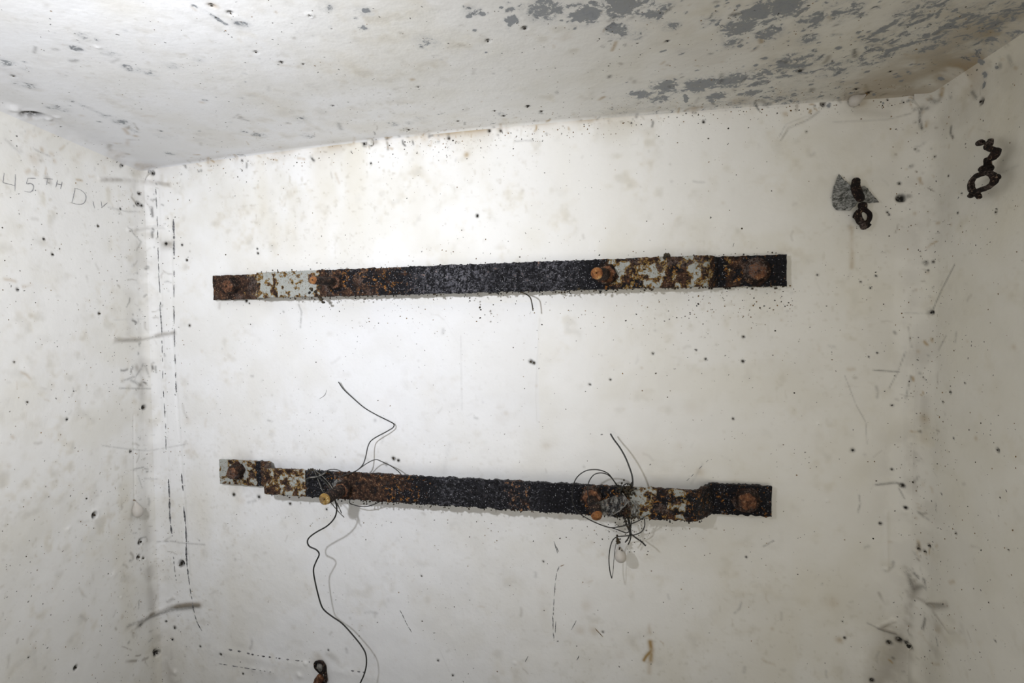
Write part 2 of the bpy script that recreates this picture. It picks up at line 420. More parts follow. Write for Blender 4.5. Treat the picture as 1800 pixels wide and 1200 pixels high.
# ochre and brown touches inside the mould
rsm = random.Random(3)
for i in range(420):                                     # small scattered colonies between the fields
    k = rsm.random()
    if k < .45: x, y = rsm.uniform(1250, 1760), rsm.uniform(0, 150)
    elif k < .7: x, y = rsm.uniform(820, 1450), rsm.uniform(0, 60) * rsm.random() ** .5
    elif k < .85: x, y = rsm.uniform(1100, 1500), rsm.gauss(160, 14)
    else: x, y = rsm.uniform(0, 900), rsm.uniform(0, 240)
    try: add([(x, y)], 2 + 8 * rsm.random() ** 2, 'mould', rsm.uniform(.42, .70) if x > 800 else rsm.uniform(.36, .50), 0, 2.2)
    except RuntimeError: pass
for (x, y, r, s) in [(1225, 150, 14, .5), (995, 65, 12, .55), (1178, 137, 12, .5), (1300, 180, 25, .35), (1530, 155, 30, .30), (1615, 100, 35, .35), (1690, 120, 40, .40), (1400, 165, 40, .25),
                     (1220, 190, 10, .5), (1325, 190, 8, .55), (375, 10, 8, .6), (745, 240, 12, .3), (820, 272, 5, .7), (660, 20, 6, .5), (820, 10, 8, .5), (560, 1162, 10, .2),
                     (725, 140, 5, .6), (1515, 180, 12, .25), (1380, 200, 5, .5), (1500, 430, 7, .32), (1498, 400, 6, .55), (1755, 345, 6, .3), (235, 705, 4, .5), (238, 725, 5, .35), (355, 180, 5, .3),
                     (60, 280, 12, .25), (140, 270, 10, .3), (205, 270, 14, .3), (255, 293, 14, .35), (240, 290, 10, .35), (330, 740, 8, .14), (335, 790, 10, .14), (425, 880, 7, .16), (432, 905, 5, .14),
                     (1190, 785, 8, .22), (1230, 830, 8, .25), (880, 735, 9, .22), (890, 728, 5, .30), (950, 1040, 10, .15), (955, 1075, 8, .15), (1030, 1065, 9, .18), (1020, 1108, 9, .22), (1045, 1108, 8, .3),
                     (1090, 1150, 8, .15), (960, 780, 9, .2), (985, 907, 4, .6), (1290, 1065, 12, .1), (1625, 735, 8, .35), (1625, 770, 8, .3), (1700, 600, 3, .6), (1715, 770, 4, .5), (1782, 610, 5, .3), (1460, 1060, 12, .25), (1475, 1125, 6, .6),
                     (355, 617, 3, .6), (1210, 715, 14, .08), (1120, 800, 20, .10), (330, 680, 20, .08), (680, 700, 25, .06), (1650, 1110, 10, .25), (1697, 1130, 6, .3)]:
    add([(x, y)], r, 'rust', s)
add([(1498, 390), (1499, 430), (1497, 470)], 4, 'rust', .40)
add([(1143, 1128), (1146, 1145), (1142, 1165)], 4.5, 'rust', .95); add([(1146, 1142), (1136, 1153), (1132, 1160)], 3, 'rust', 1.); add([(1143, 1160), (1141, 1182)], 4, 'rust', 1.)
# --- soft brown-grey grime
for (pts, r, s) in [([(252, 640), (250, 700)], 14, .35), ([(262, 1000), (272, 1090), (285, 1150)], 13, .42), ([(228, 520), (232, 560), (225, 590)], 16, .22), ([(284, 428), (298, 428)], 9, .75), ([(240, 645), (252, 668), (238, 690)], 6, .6), ([(590, 1000 - 0), (590, 1000)], 3, .1), ([(1592, 1000), (1606, 1030), (1600, 1062), (1578, 1078)], 8, .6), ([(1596, 1040), (1640, 1068), (1664, 1062)], 6, .6), ([(1604, 1062), (1612, 1120)], 10, .5), ([(1640, 1075), (1668, 1108), (1690, 1112)], 5, .45), ([(1550, 1100), (1600, 1100)], 8, .5), ([(255, 900), (262, 960)], 12, .30),
                    ([(275, 1140)], 9, .6), ([(298, 1160), (305, 1200)], 16, .5), ([(270, 295), (230, 290), (170, 275)], 10, .32), ([(270, 320), (235, 325)], 8, .35), ([(1600, 480), (1610, 700), (1620, 800)], 18, .22),
                    ([(1600, 1080), (1575, 1150), (1550, 1200)], 30, .62), ([(1610, 1030), (1595, 1075)], 10, .75), ([(1612, 1030)], 9, .7), ([(1600, 1090), (1615, 1100)], 12, .45), ([(1650, 1110), (1640, 1140)], 22, .45), ([(1560, 1060)], 8, .5),
                    ([(1690, 1100), (1700, 1135)], 8, .2), ([(1620, 190)], 12, .5), ([(1600, 640)], 12, .3), ([(1625, 700), (1622, 780)], 12, .35), ([(420, 800), (440, 803)], 10, .3), ([(60, 155), (20, 130), (-0, 120)], 14, .15),
                    ([(100, 230), (200, 275)], 18, .16), ([(420, 42)], 12, .35), ([(650, 248), (660, 250)], 5, .75), ([(1583, 348), (1590, 365)], 14, .16), ([(1600, 320), (1630, 325)], 14, .18), ([(1535, 560), (1600, 560)], 10, .08),
                    ([(1290, 480), (1380, 440)], 8, .12), ([(1480, 195), (1560, 200)], 10, .25), ([(1650, 160), (1760, 70)], 16, .22), ([(560, 1165)], 12, .5), ([(575, 1150), (592, 1160)], 5, .3),
                    ([(440, 1180), (560, 1195)], 12, .14), ([(1500, 1190), (1590, 1190)], 30, .2), ([(230, 480), (240, 420)], 14, .14), ([(1300, 560), (1400, 640)], 60, .06), ([(885, 730)], 25, .08)]:
    add(pts, r, 'grime_shade', s, 0, 1.6)
# --- creases where the plaster of the corner is ridged: relief, with crease shading painted in and dirt on the lower ledge
add([(200, 597), (240, 596), (272, 590), (308, 583)], 4, 'grime_shade', .60, .0045); add([(215, 600), (245, 600), (280, 592)], 2.5, 'grime_shade', .35, -.002)
add([(225, 404), (262, 400), (290, 399)], 3, 'grime_shade', .35, .005)
add([(175, 315), (230, 317), (270, 320), (300, 326)], 3.5, 'grime_shade', .6, .0045)
add([(240, 1098), (262, 1082), (300, 1066), (335, 1062), (350, 1062)], 5, 'grime_shade', 1.2, .0035)
add([(225, 1100), (262, 1085), (300, 1072), (340, 1068)], 3, 'mark', .45); add([(295, 1055), (305, 1050)], 3, 'grime_shade', .6, .003)
add([(275, 952), (300, 951), (330, 955), (360, 957)], 1.4, 'mark', .35); add([(290, 950), (300, 943)], 2, 'grime_shade', .7)
add([(232, 895), (238, 880)], 4, 'grime_shade', .2)
add([(1618, 192), (1616, 210), (1620, 226)], 2, 'mark', .75, -.001); add([(1608, 192), (1630, 190)], 3, 'mark', .5)
add([(1570, 1090), (1545, 1102), (1575, 1112)], 3, 'grime_shade', .9, .005); add([(1525, 1095), (1553, 1108), (1575, 1111)], 1.5, 'mark', .35)
add([(1545, 1042), (1556, 1062)], 3, 'grime_shade', .5); add([(1630, 1060), (1662, 1062)], 2.5, 'grime_shade', .8, .005); add([(1650, 1085), (1668, 1110), (1680, 1108)], 2.5, 'grime_shade', .4, .002)
add([(1598, 1010), (1605, 1035), (1622, 1030)], 3.5, 'mark', .4); add([(1585, 1090), (1600, 1092)], 3, 'grime_shade', .7)
for (pts, w, s) in [([(1678, 465), (1655, 510), (1638, 548)], 1.4, .6), ([(1590, 550), (1635, 550)], 1., .4), ([(1597, 575), (1602, 610)], 1.2, .4), ([(1602, 660), (1592, 700)], 1.5, .4), ([(1592, 618), (1575, 660), (1563, 682)], 1., .4),
                    ([(1535, 650), (1560, 652), (1580, 653)], 1.3, .6), ([(1485, 660), (1505, 712), (1522, 742), (1524, 780)], .9, .3), ([(1663, 590), (1650, 615)], 1.6, .35), ([(1681, 585), (1679, 600)], 2.5, .3),
                    ([(1465, 215), (1560, 210), (1600, 200)], 1.3, .22), ([(1510, 870), (1512, 885), (1508, 900)], 1.2, .5), ([(1580, 858), (1590, 875)], 1.2, .5), ([(1540, 852), (1575, 848), (1588, 853)], 2, .6),
                    ([(1705, 330), (1790, 290)], 2.5, .12), ([(240, 440), (248, 425), (225, 400)], 1.5, .4), ([(215, 670), (240, 660), (252, 640)], 2, .42), ([(255, 640), (262, 662)], 1.6, .35), ([(210, 682), (265, 683)], 1.3, .4), ([(230, 668), (250, 678)], 2.5, .4),
                    ([(200, 562), (255, 560)], 1, .15), ([(60, 262), (88, 275)], 1.5, .35), ([(10, 245), (35, 268)], 3, .2), ([(190, 364), (225, 372), (245, 372)], 1.2, .3), ([(180, 783), (232, 790), (262, 792), (330, 780)], 1.1, .28),
                    ([(905, 248), (935, 247)], 1.6, .3), ([(772, 1140), (790, 1180)], 1., .1), ([(780, 560), (815, 620)], 1, .05), ([(810, 590), (812, 720)], 1.3, .12), ([(790, 780), (780, 830)], 5, .07),
                    ([(1235, 815), (1215, 850)], 2, .15), ([(525, 535), (530, 548), (528, 575)], 1.6, .4), ([(1360, 950), (1342, 960)], 1.2, .6), ([(1070, 205), (1400, 186)], 1.6, .14)]:
    add(pts, w, 'mark', s, 0, 1.8)
# the seam where a lower, bluer coat of paint ends
add([(948, 560), (944, 620), (941, 700), (944, 740)], 1.4, 'grime_shade', .12, .0006)
co = SCO['wall_back']; seam = (pt(946, 600)[0] - co[:, 0]); zb = (co[:, 2] < pt(946, 530)[2])
ATT['wall_back']['cool'] += (.5 * np.clip(seam / .004 + .5, 0, 1) * np.exp(-np.clip(seam, 0, None) / .35) * zb * np.clip((co[:, 2] - pt(946, 800)[2]) / .1, 0, 1)).astype(np.float32)
# --- small random dirt: short curling scrapes and smudges, thick in the corners and along the joints
rsd = random.Random(21)
def scr(n, gen, wr, sr, lr, kinds):
    for i in range(n):
        x, y = gen(); a = rsd.uniform(0, math.pi * 2) if rsd.random() < .6 else rsd.choice((0, math.pi / 2)) + rsd.gauss(0, .2); L = lr[0] + (lr[1] - lr[0]) * rsd.random() ** 3; b = rsd.gauss(0, .35)
        P = [(x, y), (x + L * math.cos(a), y + L * math.sin(a)), (x + L * (math.cos(a) + math.cos(a + b)), y + L * (math.sin(a) + math.sin(a + b)))]
        if not all(1 < p[0] < 1799 and 1 < p[1] < 1199 for p in P): continue
        add(P if L > 1.5 else P[:1], rsd.uniform(*wr), rsd.choice(kinds), rsd.uniform(*sr), 0, 2)
scr(120, lambda: (rsd.gauss(247 + 0, 18), rsd.uniform(330, 1190)), (1., 2.6), (.25, .75), (1, 12), ('grime_shade', 'grime_shade', 'mark'))
scr(40, lambda: (rsd.gauss(262, 22), rsd.uniform(320, 680)), (1., 2.0), (.3, .7), (1, 8), ('grime_shade', 'mark'))
scr(150, lambda: (rsd.gauss(1618, 20), rsd.uniform(190, 1190)), (1., 3.0), (.25, .8), (1, 12), ('grime_shade', 'grime_shade', 'mark', 'rust'))
def jt():
    x = rsd.uniform(290, 1640); return x, 296 - (x - 265) * .098 - 13 * (1 - ((x - 945) / 680) ** 2) + rsd.gauss(3, 9)
scr(190, jt, (.9, 2.4), (.3, .9), (1, 6), ('grime_shade', 'rust', 'mark', 'rust'))
scr(60, lambda: (rsd.uniform(20, 250), rsd.uniform(200, 320)), (1.5, 5), (.2, .55), (1, 8), ('grime_shade', 'rust'))
scr(230, lambda: (rsd.uniform(310, 1580), rsd.uniform(250, 1190)), (1., 3.2), (.10, .34), (1, 12), ('grime_shade', 'grime_shade', 'rust', 'mark'))
scr(70, lambda: (rsd.uniform(5, 230), rsd.uniform(330, 1190)), (1., 3.5), (.12, .40), (1, 12), ('grime_shade', 'rust'))
scr(50, lambda: (rsd.uniform(1640, 1790), rsd.uniform(150, 1190)), (1., 3.5), (.12, .40), (1, 10), ('grime_shade', 'rust'))
scr(170, lambda: (rsd.uniform(1050, 1790), rsd.uniform(2, 190)), (1.2, 4.5), (.3, .8), (1, 9), ('grime_shade', 'rust', 'mark', 'mould'))
scr(60, lambda: (rsd.uniform(5, 1000), rsd.uniform(2, 240)), (1.2, 4.), (.15, .5), (1, 9), ('grime_shade', 'rust', 'mark'))
# --- holes and chips: (x, y, radius px, depth m, dark, rim)
PITS = [(60, 200, 11, .012, 1., 1), (45, 199, 8, .006, .7, 1), (25, 190, 7, -.004, 0, 0), (85, 207, 5, -.004, 0, 0), (1583, 348, 6, .012, 1., 1), (1587, 351, 3, .008, 1, 0), (1581, 322, 2.5, .004, .9, 0), (1724, 178, 5, .010, 1., 0),
        (247, 952, 4.5, .010, 1., 0), (244, 979, 4, .006, .8, 0), (252, 981, 3, .003, .7, 0), (319, 990, 5, .009, 1., 0), (316, 993, 4, .008, 1, 0), (166, 905, 5, .010, 1., 1), (276, 1148, 4.5, .010, 1., 0), (272, 1144, 3, .008, .9, 0),
        (245, 340, 3, .004, .8, 0), (243, 358, 4, .006, .8, 0), (249, 361, 3, .004, .7, 0), (291, 428, 3, .004, .95, 0), (253, 716, 4, .008, 1., 0), (173, 397, 2.6, .003, .9, 0), (93, 447, 2.8, .003, .9, 0), (78, 420, 2.6, .003, .9, 0), (32, 509, 3, .003, .8, 0),
        (175, 551, 3, .003, .8, 0), (212, 367, 2.2, .002, .9, 0), (230, 793, 3, .004, .9, 0), (118, 737, 3, .002, .8, 0), (48, 707, 2.5, .001, .8, 0), (25, 636, 2.3, .001, .8, 0), (152, 876, 2, .001, .8, 0), (133, 1173, 4, .004, 1., 0), (50, 1155, 2, .001, .7, 0),
        (839, 379, 3.2, .004, 1., 0), (453, 445, 2.2, .003, .9, 0), (452, 437, 1.8, .002, .8, 0), (933, 635, 3.5, .003, .9, 0), (938, 638, 3.2, .004, .9, 0), (1037, 676, 2.3, .003, .9, 0), (1073, 667, 2, .003, .9, 0), (1148, 621, 2.3, .002, 1., 0), (1241, 631, 2.4, .003, 1., 0), (1306, 635, 2.7, .003, 1., 0),
        (1307, 592, 2.5, .003, 1., 0), (1289, 736, 2.2, .002, .9, 0), (1224, 615, 1.8, .002, .9, 0), (1753, 791, 3.5, .005, .9, 0), (1499, 791, 3.5, .002, .7, 0), (1670, 689, 2.6, .003, .9, 0), (1637, 549, 4, .006, 1., 0), (1657, 706, 2.2, .002, .7, 0), (1605, 847, 2.5, .001, .8, 0),
        (1586, 853, 4, .004, 1., 0), (1592, 892, 3, .004, 1., 0), (1548, 920, 2.8, .003, 1., 0), (1633, 959, 3, .004, .9, 0), (1625, 969, 2.8, .004, .9, 0), (1614, 964, 3, .004, .8, 0), (1580, 1125, 4.5, .008, 1., 0), (1563, 1130, 4, .006, .8, 0), (1598, 1136, 5, .005, .75, 0), (1593, 1130, 3, .005, 1., 0),
        (1533, 1196, 4, .004, 1., 0), (1485, 1121, 2.6, .002, .8, 0), (1481, 1092, 1.8, .001, .8, 0), (1312, 979, 2, .002, .9, 0), (1060, 1111, 2.3, .002, .6, 0), (1749, 1126, 2, .002, .8, 0), (372, 10, 4, .004, .85, 0), (405, 23, 4.5, .004, .9, 0), (450, 92, 3.4, .003, .9, 0), (495, 110, 3.6, .003, .9, 0), (533, 113, 2.4, .002, .8, 0),
        (545, 27, 3, .003, .6, 1), (585, 186, 3, .002, .7, 0), (24, 134, 3.5, .003, .8, 0), (858, 72, 4, .003, .7, 0), (922, 50, 5, .003, .8, 0), (928, 187, 4, .003, .9, 0), (952, 196, 3.5, .003, .8, 0), (869, 195, 3, .002, .7, 0), (885, 204, 3.5, .002, .8, 0), (735, 153, 3, .002, .7, 0), (805, 213, 3, .001, .7, 0), (718, 228, 3, .001, .7, 0),
        (1173, 73, 3.5, .003, .9, 0), (1407, 125, 4.5, .004, 1., 0), (1447, 183, 4, .008, 1., 0), (1527, 163, 4, .005, .9, 0), (1505, 157, 4, .003, .8, 0), (1538, 15, 5, .003, .5, 0), (1565, 126, 3, .002, .8, 0), (1237, 214, 2.5, .003, .9, 0), (789, 243, 2.6, .003, .9, 0), (860, 230, 3, .003, .8, 0), (880, 230, 2.4, .003, .9, 0), (652, 287, 2.2, .002, .9, 0), (640, 252, 5, .004, .7, 0),
        (1110, 216, 1.8, .002, .8, 0), (1418, 231, 2, .002, .7, 0), (268, 304, 4, .005, .7, 0), (215, 291, 4, .004, .7, 0), (425, 282, 2.5, .002, .7, 0), (388, 1150, 2.6, .003, .9, 0), (352, 1136, 2.3, .002, .7, 0), (303, 1124, 3, .002, .6, 0), (292, 1092, 2, .002, .9, 0), (307, 1103, 3.5, .002, .6, 0), (427, 1184, 2, .002, .9, 0), (577, 1142, 2, .001, .8, 0),
        (1045, 1080, 1.5, .001, .4, 0), (955, 987, 2, .002, .8, 0), (770, 1161, 2.5, .002, .7, 0), (796, 1187, 2.4, .002, .9, 0), (741, 1012, 2, .001, .7, 0), (350, 950, 1.5, .001, .5, 0), (1437, 483, 2, .002, .7, 0), (1540, 485, 2.2, .002, .9, 0), (1513, 495, 1.8, .002, .9, 0), (1530, 506, 2, .001, .7, 0), (1640, 460, 3, .002, .7, 0), (1627, 462, 5, .001, .5, 0), (1631, 475, 2, .002, .9, 0),
        (1683, 374, 2.2, .002, .8, 0), (1690, 340, 2, .002, .8, 0), (1750, 373, 3, .002, .9, 0), (1751, 367, 2, .002, .7, 0), (1667, 309, 2.5, .001, .6, 0), (1560, 373, 2, .002, .8, 0), (1563, 377, 2, .002, .9, 0), (1609, 262, 2, .001, .6, 0), (1643, 275, 2.5, .001, .6, 0), (1542, 620, 1.8, .001, .9, 0), (1527, 627, 1.6, .001, .8, 0), (1568, 712, 2.5, .001, .6, 0), (1568, 825, 2.4, .002, .9, 0), (1696, 673, 2, .002, .9, 0), (1676, 770, 1.8, .001, .8, 0),
        (1680, 937, 2.6, .002, .6, 0), (1655, 868, 1.5, .001, .7, 0), (1772, 966, 2, .001, .6, 0), (692, 806, 3.5, .002, 1., 0), (700, 809, 3, .002, .85, 0), (678, 816, 4, .001, .5, 0), (690, 805, 2, .002, .9, 0), (411, 869, 3.5, .001, .8, 0), (455, 873, 4, .001, .6, 0), (510, 885, 3, .001, .8, 0), (574, 895, 2, .001, .9, 0), (433, 529, 3, .002, 1., 0), (438, 533, 2, .001, .7, 0),
        (328, 457, 2.4, .003, 1., 0), (320, 430, 2.6, .001, .8, 0), (333, 572, 2.8, .001, .7, 0), (498, 548, 2, .002, .5, 0)]
for (x, y, r, dep, dark, rim) in PITS:
    if rim: add([(x + .15 * r, y - .1 * r)], r * 1.55, None, 0, .0045)
    add([(x, y)], r * 1.05, 'mark' if dark else None, dark * 1.3, -dep if not rim else -dep - .004, 3)
# bump ridge: peeled strip of paint under the ceiling on the right
add([(1372, 242), (1384, 221), (1400, 214), (1420, 206), (1432, 195), (1446, 185)], 2.6, None, 0, .0035)
add([(1372, 247), (1387, 225), (1422, 210), (1440, 196)], 1.4, 'mark', .35)  # dark strokes paint the ridge's shadows along its sides
add([(1368, 243), (1382, 218)], 1.1, 'mark', .45)
# nibs and ridges of lime
for (x, y, r, h) in [(308, 1181, 5, .004), (527, 1187, 5, .004), (538, 1165, 4, .003), (445, 1176, 4, .002), (460, 1178, 4, .002), (475, 1180, 4, .002), (213, 1050, 2, .002), (905, 1165, 3, .002), (100, 205, 6, .003), (20, 188, 9, .004), (172, 83, 4, .003),
                     (1465, 680, 3, .002), (1440, 745, 4, .002), (1455, 880, 3, .002), (1557, 1000, 4, .003), (1600, 1110, 4, .003), (1180, 548, 5, .001), (120, 930, 5, .002), (200, 1010, 6, .002), (240, 565, 5, .002)]:
    add([(x, y)], r, None, 0, h)
# raised welts down the right-hand corner and the left one
for (pts, w, h) in [([(1595, 560), (1598, 700), (1590, 900)], 5, .002), ([(1560, 1000), (1558, 900)], 3, .002), ([(300, 380), (303, 600), (325, 900), (332, 1010)], 3, -.0015), ([(278, 330), (284, 560), (297, 850)], 3, -.001),
                    ([(235, 730), (237, 880)], 2, -.0015), ([(1610, 1050), (1605, 1200)], 5, .002), ([(360, 1140), (470, 1160), (660, 1190)], 9, .0012), ([(640, 1010), (610, 1100)], 30, .0006)]:
    add(pts, w, None, 0, h)
ceil_dsp = {}
for o in SHELL:
    nm = o.name; co = SCO[nm]; n = len(co)
    no = np.empty(n * 3, np.float32); o.data.vertices.foreach_get('normal', no); no = no.reshape(-1, 3)
    ctr = np.array([-.2, .2, CAMZ - .2]); sgn = np.sign(((ctr - co) * no).sum(1))[:, None]
    co2 = co + no * sgn * (DSP[nm] * (1 + .5 * fbm(co.astype(float), 120, 2, 4)))[:, None]
    o.data.vertices.foreach_set('co', co2.astype(np.float32).ravel()); SCO[nm] = co2
    Pd = co.astype(float); big = .5 + fbm(Pd, 2.6, 2, 31) * .7; mid = .5 + fbm(Pd, 11, 4, 37) * .6
    stk = .5 + fbm(Pd * np.array([1, 1, .22 if nm != 'ceiling' else 1]), 9, 3, 41) * .7
    gn = .5 + fbm(Pd, 30, 4, 43) * .6
    sst = lambda v, a, b: (lambda x: x * x * (3 - 2 * x))(np.clip((v - a) / (b - a), 0, 1))
    A = ATT[nm]; c = np.tile(np.array([.86, .86, .855]), (len(Pd), 1))
    def mx(f, col):
        global c
        f = np.clip(f, 0, 1)[:, None]; c = c * (1 - f) + np.array(col) * f
    mx(sst(mid, .35, .75), (.80, .79, .755)); mx(sst(stk, .52, .85) * (.10 + .32 * sst(big, .38, .62)), (.70, .655, .54))
    f1 = .5 + fbm(Pd, 46, 3, 51) * .62; f2 = .5 + fbm(Pd, 120, 2, 57) * .6; f3 = .5 + fbm(Pd, 17, 3, 61) * .65
    blot = sst(f3, .45, .85) * sst(f1, .40, .80)
    mx(blot * .50, (.66, .60, .48)); mx(sst(f1, .56, .92) * sst(f3, .35, .65) * .45, (.56, .555, .53)); mx(sst(f2, .62, .92) * sst(big, .35, .65) * .45, (.46, .42, .34))
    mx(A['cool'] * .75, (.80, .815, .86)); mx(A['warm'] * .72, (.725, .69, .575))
    mx(A['grime_shade'] * (.35 + .65 * sst(gn, .32, .62)), (.27, .24, .20)); mx(A['rust'] * (.3 + .7 * sst(gn, .36, .62)), (.34, .21, .055))
    if nm == 'ceiling': c = c * .92
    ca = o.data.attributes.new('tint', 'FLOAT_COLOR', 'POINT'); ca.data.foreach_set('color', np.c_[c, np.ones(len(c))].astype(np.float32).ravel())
    for k, v in ATT[nm].items():
        if k not in ('mark', 'mould', 'speck'): continue
        a = o.data.attributes.new(k, 'FLOAT', 'POINT'); a.data.foreach_set('value', np.clip(v, 0, 1.3).astype(np.float32))
    o.data.update()
bpy.context.view_layer.update()

# ------------------------------------------------------------------ lines drawn on the walls
def crom(P, n=10):
    P = np.asarray(P, float)
    if len(P) < 3:
        return np.linspace(P[0], P[-1], n + 1)
    Q = np.vstack([2 * P[0] - P[1], P, 2 * P[-1] - P[-2]]); out = []
    for i in range(1, len(Q) - 2):
        for t in np.linspace(0, 1, n, endpoint=False):
            out.append(.5 * ((2 * Q[i]) + (-Q[i - 1] + Q[i + 1]) * t + (2 * Q[i - 1] - 5 * Q[i] + 4 * Q[i + 1] - Q[i + 2]) * t * t + (-Q[i - 1] + 3 * Q[i] - 3 * Q[i + 1] + Q[i + 2]) * t ** 3))
    out.append(P[-1]); return np.array(out)
def tube_vf(P, r, k=6, jag=0., ends=True):
    P = np.asarray(P, float); n = len(P)
    T = np.gradient(P, axis=0); T /= np.linalg.norm(T, axis=1)[:, None] + 1e-12
    up = np.array([0, 1, .13]); A = np.cross(T, up); A /= np.linalg.norm(A, axis=1)[:, None] + 1e-12
    B = np.cross(T, A)
    R = np.full(n, r) if np.isscalar(r) else np.asarray(r)
    th = np.arange(k) * 2 * math.pi / k
    V = P[:, None] + (A[:, None] * np.cos(th)[None, :, None] + B[:, None] * np.sin(th)[None, :, None]) * R[:, None, None]
    V = V.reshape(-1, 3)
    if jag: V += jag * np.random.RandomState(3).uniform(-1, 1, V.shape)
    Fc = [list(map(int, q)) for q in grid_faces(n, k, True)]
    if ends: Fc += [list(range(k))[::-1], [(n - 1) * k + i for i in range(k)]]
    return V, Fc
def join(lst):
    V = []; Fc = []; b = 0
    for v, f in lst:
        V.append(v); Fc += [[i + b for i in q] for q in f]; b += len(v)
    return np.vstack(V), Fc
rs = random.Random(5)
def surf_line(pts, wpx, dash=None, lift=.0001):
    """flattened strokes hugging the plaster; dash=(on, off) in px, random"""
    P2 = crom([(x, y, 0) for x, y in pts], 8)
    seg = np.r_[0, np.cumsum(np.linalg.norm(np.diff(P2, axis=0), axis=1))]; L = seg[-1]
    res = []; s = 0.
    while s < L - .5:
        on = L if dash is None else dash[0] * rs.uniform(.3, 1.8)
        e = min(L, s + on); k = max(3, int((e - s) / 2.5) + 1)
        q = [np.array([np.interp(t, seg, P2[:, j]) for j in (0, 1)]) for t in np.linspace(s, e, k)]
        pts3 = []; ww = []
        for i, (x, y) in enumerate(q):
            p, n, _ = hit(x + rs.uniform(-.25, .25), y); pts3.append(p + n * lift); 
            tt = i / (k - 1); ww.append(.5 * wpx * scale_at(p) * (.35 + .65 * math.sin(math.pi * min(max(tt, .04), .96))) * rs.uniform(.7, 1.2))
        res.append(tube_vf(pts3, np.array(ww), 5))
        if dash is None: break
        s = e + dash[1] * rs.uniform(.2, 1.8)
    return join(res)
def wall_line(name, wall, strokes, mat, wpx, dash=None, label=None):
    V, Fc = join([surf_line(s, wpx, dash) for s in strokes])
    o = mesh_from(name, V, Fc, mat, wall)
    if label: o['label'] = label
    return o
# pencil inscription  45.TH Div
wall_line('pencil_digit', w_left, [[(7, 304), (5.5, 318), (6, 321), (26, 326)], [(27, 306), (26.5, 320), (26, 336)]], M_PENCIL, 1.5, None, 'pencil figure 4')
wall_line('pencil_digit', w_left, [[(63, 313.5), (49, 313)], [(49, 313), (46.5, 323), (53, 322), (58.5, 326), (58, 333), (53, 337.5), (43, 336)]], M_PENCIL, 1.5, None, 'pencil figure 5')
wall_line('pencil_full_stop', w_left, [[(61.5, 334), (62.5, 335)]], M_PENCIL, 2.6, None, 'pencil full stop')
wall_line('pencil_letter', w_left, [[(76, 313), (93, 315)], [(83.5, 314), (81.5, 325)]], M_PENCIL, 1.4, None, 'pencil letter T')
wall_line('pencil_letter', w_left, [[(101, 316), (98, 329)], [(109, 319), (106.5, 332)], [(100, 323), (108, 325)]], M_PENCIL, 1.5, None, 'pencil letter H')
wall_line('pencil_letter', w_left, [[(132, 331), (129, 345), (126, 357)], [(130, 331), (140, 333), (149, 340), (151, 349), (147, 357), (138, 359), (123, 356)]], M_PENCIL, 1.4, None, 'pencil letter D')
wall_line('pencil_letter', w_left, [[(163, 353), (166, 366)]], M_PENCIL, 1.5, None, 'pencil letter i')
wall_line('pencil_letter', w_left, [[(177.5, 353), (179, 365)], [(179, 365), (184, 360), (189, 356)]], M_PENCIL, 1.4, None, 'pencil letter v')
# black upright lines beside the left corner
wall_line('black_line', w_back, [[(274, 332), (277, 400), (279, 470), (283, 545), (285, 600), (287, 680), (291, 745), (292, 790)]], M_SCRATCH, 1.6, (14, 12))
wall_line('black_line', w_back, [[(279, 480), (281, 510)], [(281, 535), (285, 585)]], M_SCRATCH, 2.0)
wall_line('black_line', w_back, [[(296, 842), (298, 870), (299, 910), (303, 942)]], M_SCRATCH, 3.2, (22, 2))
wall_line('black_line', w_back, [[(305, 385), (306, 418), (306, 455)]], M_SCRATCH, 3.4, (16, 2))
wall_line('black_line', w_back, [[(306, 475), (306, 545), (307, 600), (309, 660), (310, 690)]], M_SCRATCH, 2.2, (18, 9))
wall_line('black_line', w_back, [[(319, 832), (322, 862)], [(323, 890), (327, 930), (328, 980), (331, 1010)]], M_SCRATCH, 2.9, (26, 2))
wall_line('black_line', w_back, [[(331, 1010), (336, 1045), (342, 1078), (348, 1096), (356, 1110)]], M_SCRATCH, 1.8, (14, 4))
wall_line('black_line', w_back, [[(305, 978), (307, 1000), (310, 1020)]], M_SCRATCH, 1.8, (9, 3))
wall_line('black_line', w_back, [[(402, 1141), (425, 1145), (450, 1151), (480, 1155), (510, 1159), (545, 1163)], [(617, 1178), (645, 1182)]], M_SCRATCH, 2.8, (4, 7))
wall_line('black_line', w_back, [[(385, 1166), (410, 1170), (440, 1175), (478, 1181)]], M_SCRATCH, 1.6, (7, 7))
wall_line('scratch', w_back, [[(983, 995), (978, 1010), (974, 1050), (972, 1100), (974, 1125)], [(977, 1092), (976, 1115)], [(971, 1082), (972, 1092)]], M_SCRATCH, 1.5, (14, 3))
wall_line('scratch', w_back, [[(974, 951), (980, 972)], [(978, 960), (982, 970)]], M_SCRATCH, 1.5)
wall_line('scratch', w_back, [[(703, 1072), (709, 1083), (716, 1098), (724, 1111)]], M_SCRATCH, 1.4, (10, 2))
wall_line('scratch', w_back, [[(1013, 1090), (1004, 1107)], [(923, 1163), (928, 1153)], [(1014, 1160), (1018, 1152)]], M_SCRATCH, 1.4)
wall_line('scratch', w_back, [[(574, 685), (571, 694), (561, 701)]], M_SCRATCH, 1.0)
wall_line('scratch', w_back, [[(1046, 1104), (1060, 1119)], [(985, 995), (992, 992)]], M_BROWN, 1.6)
wall_line('scratch', w_back, [[(1290, 427), (1288, 434)], [(1245, 808), (1207, 845)]], M_SCRATCH, 1.2, (5, 9))

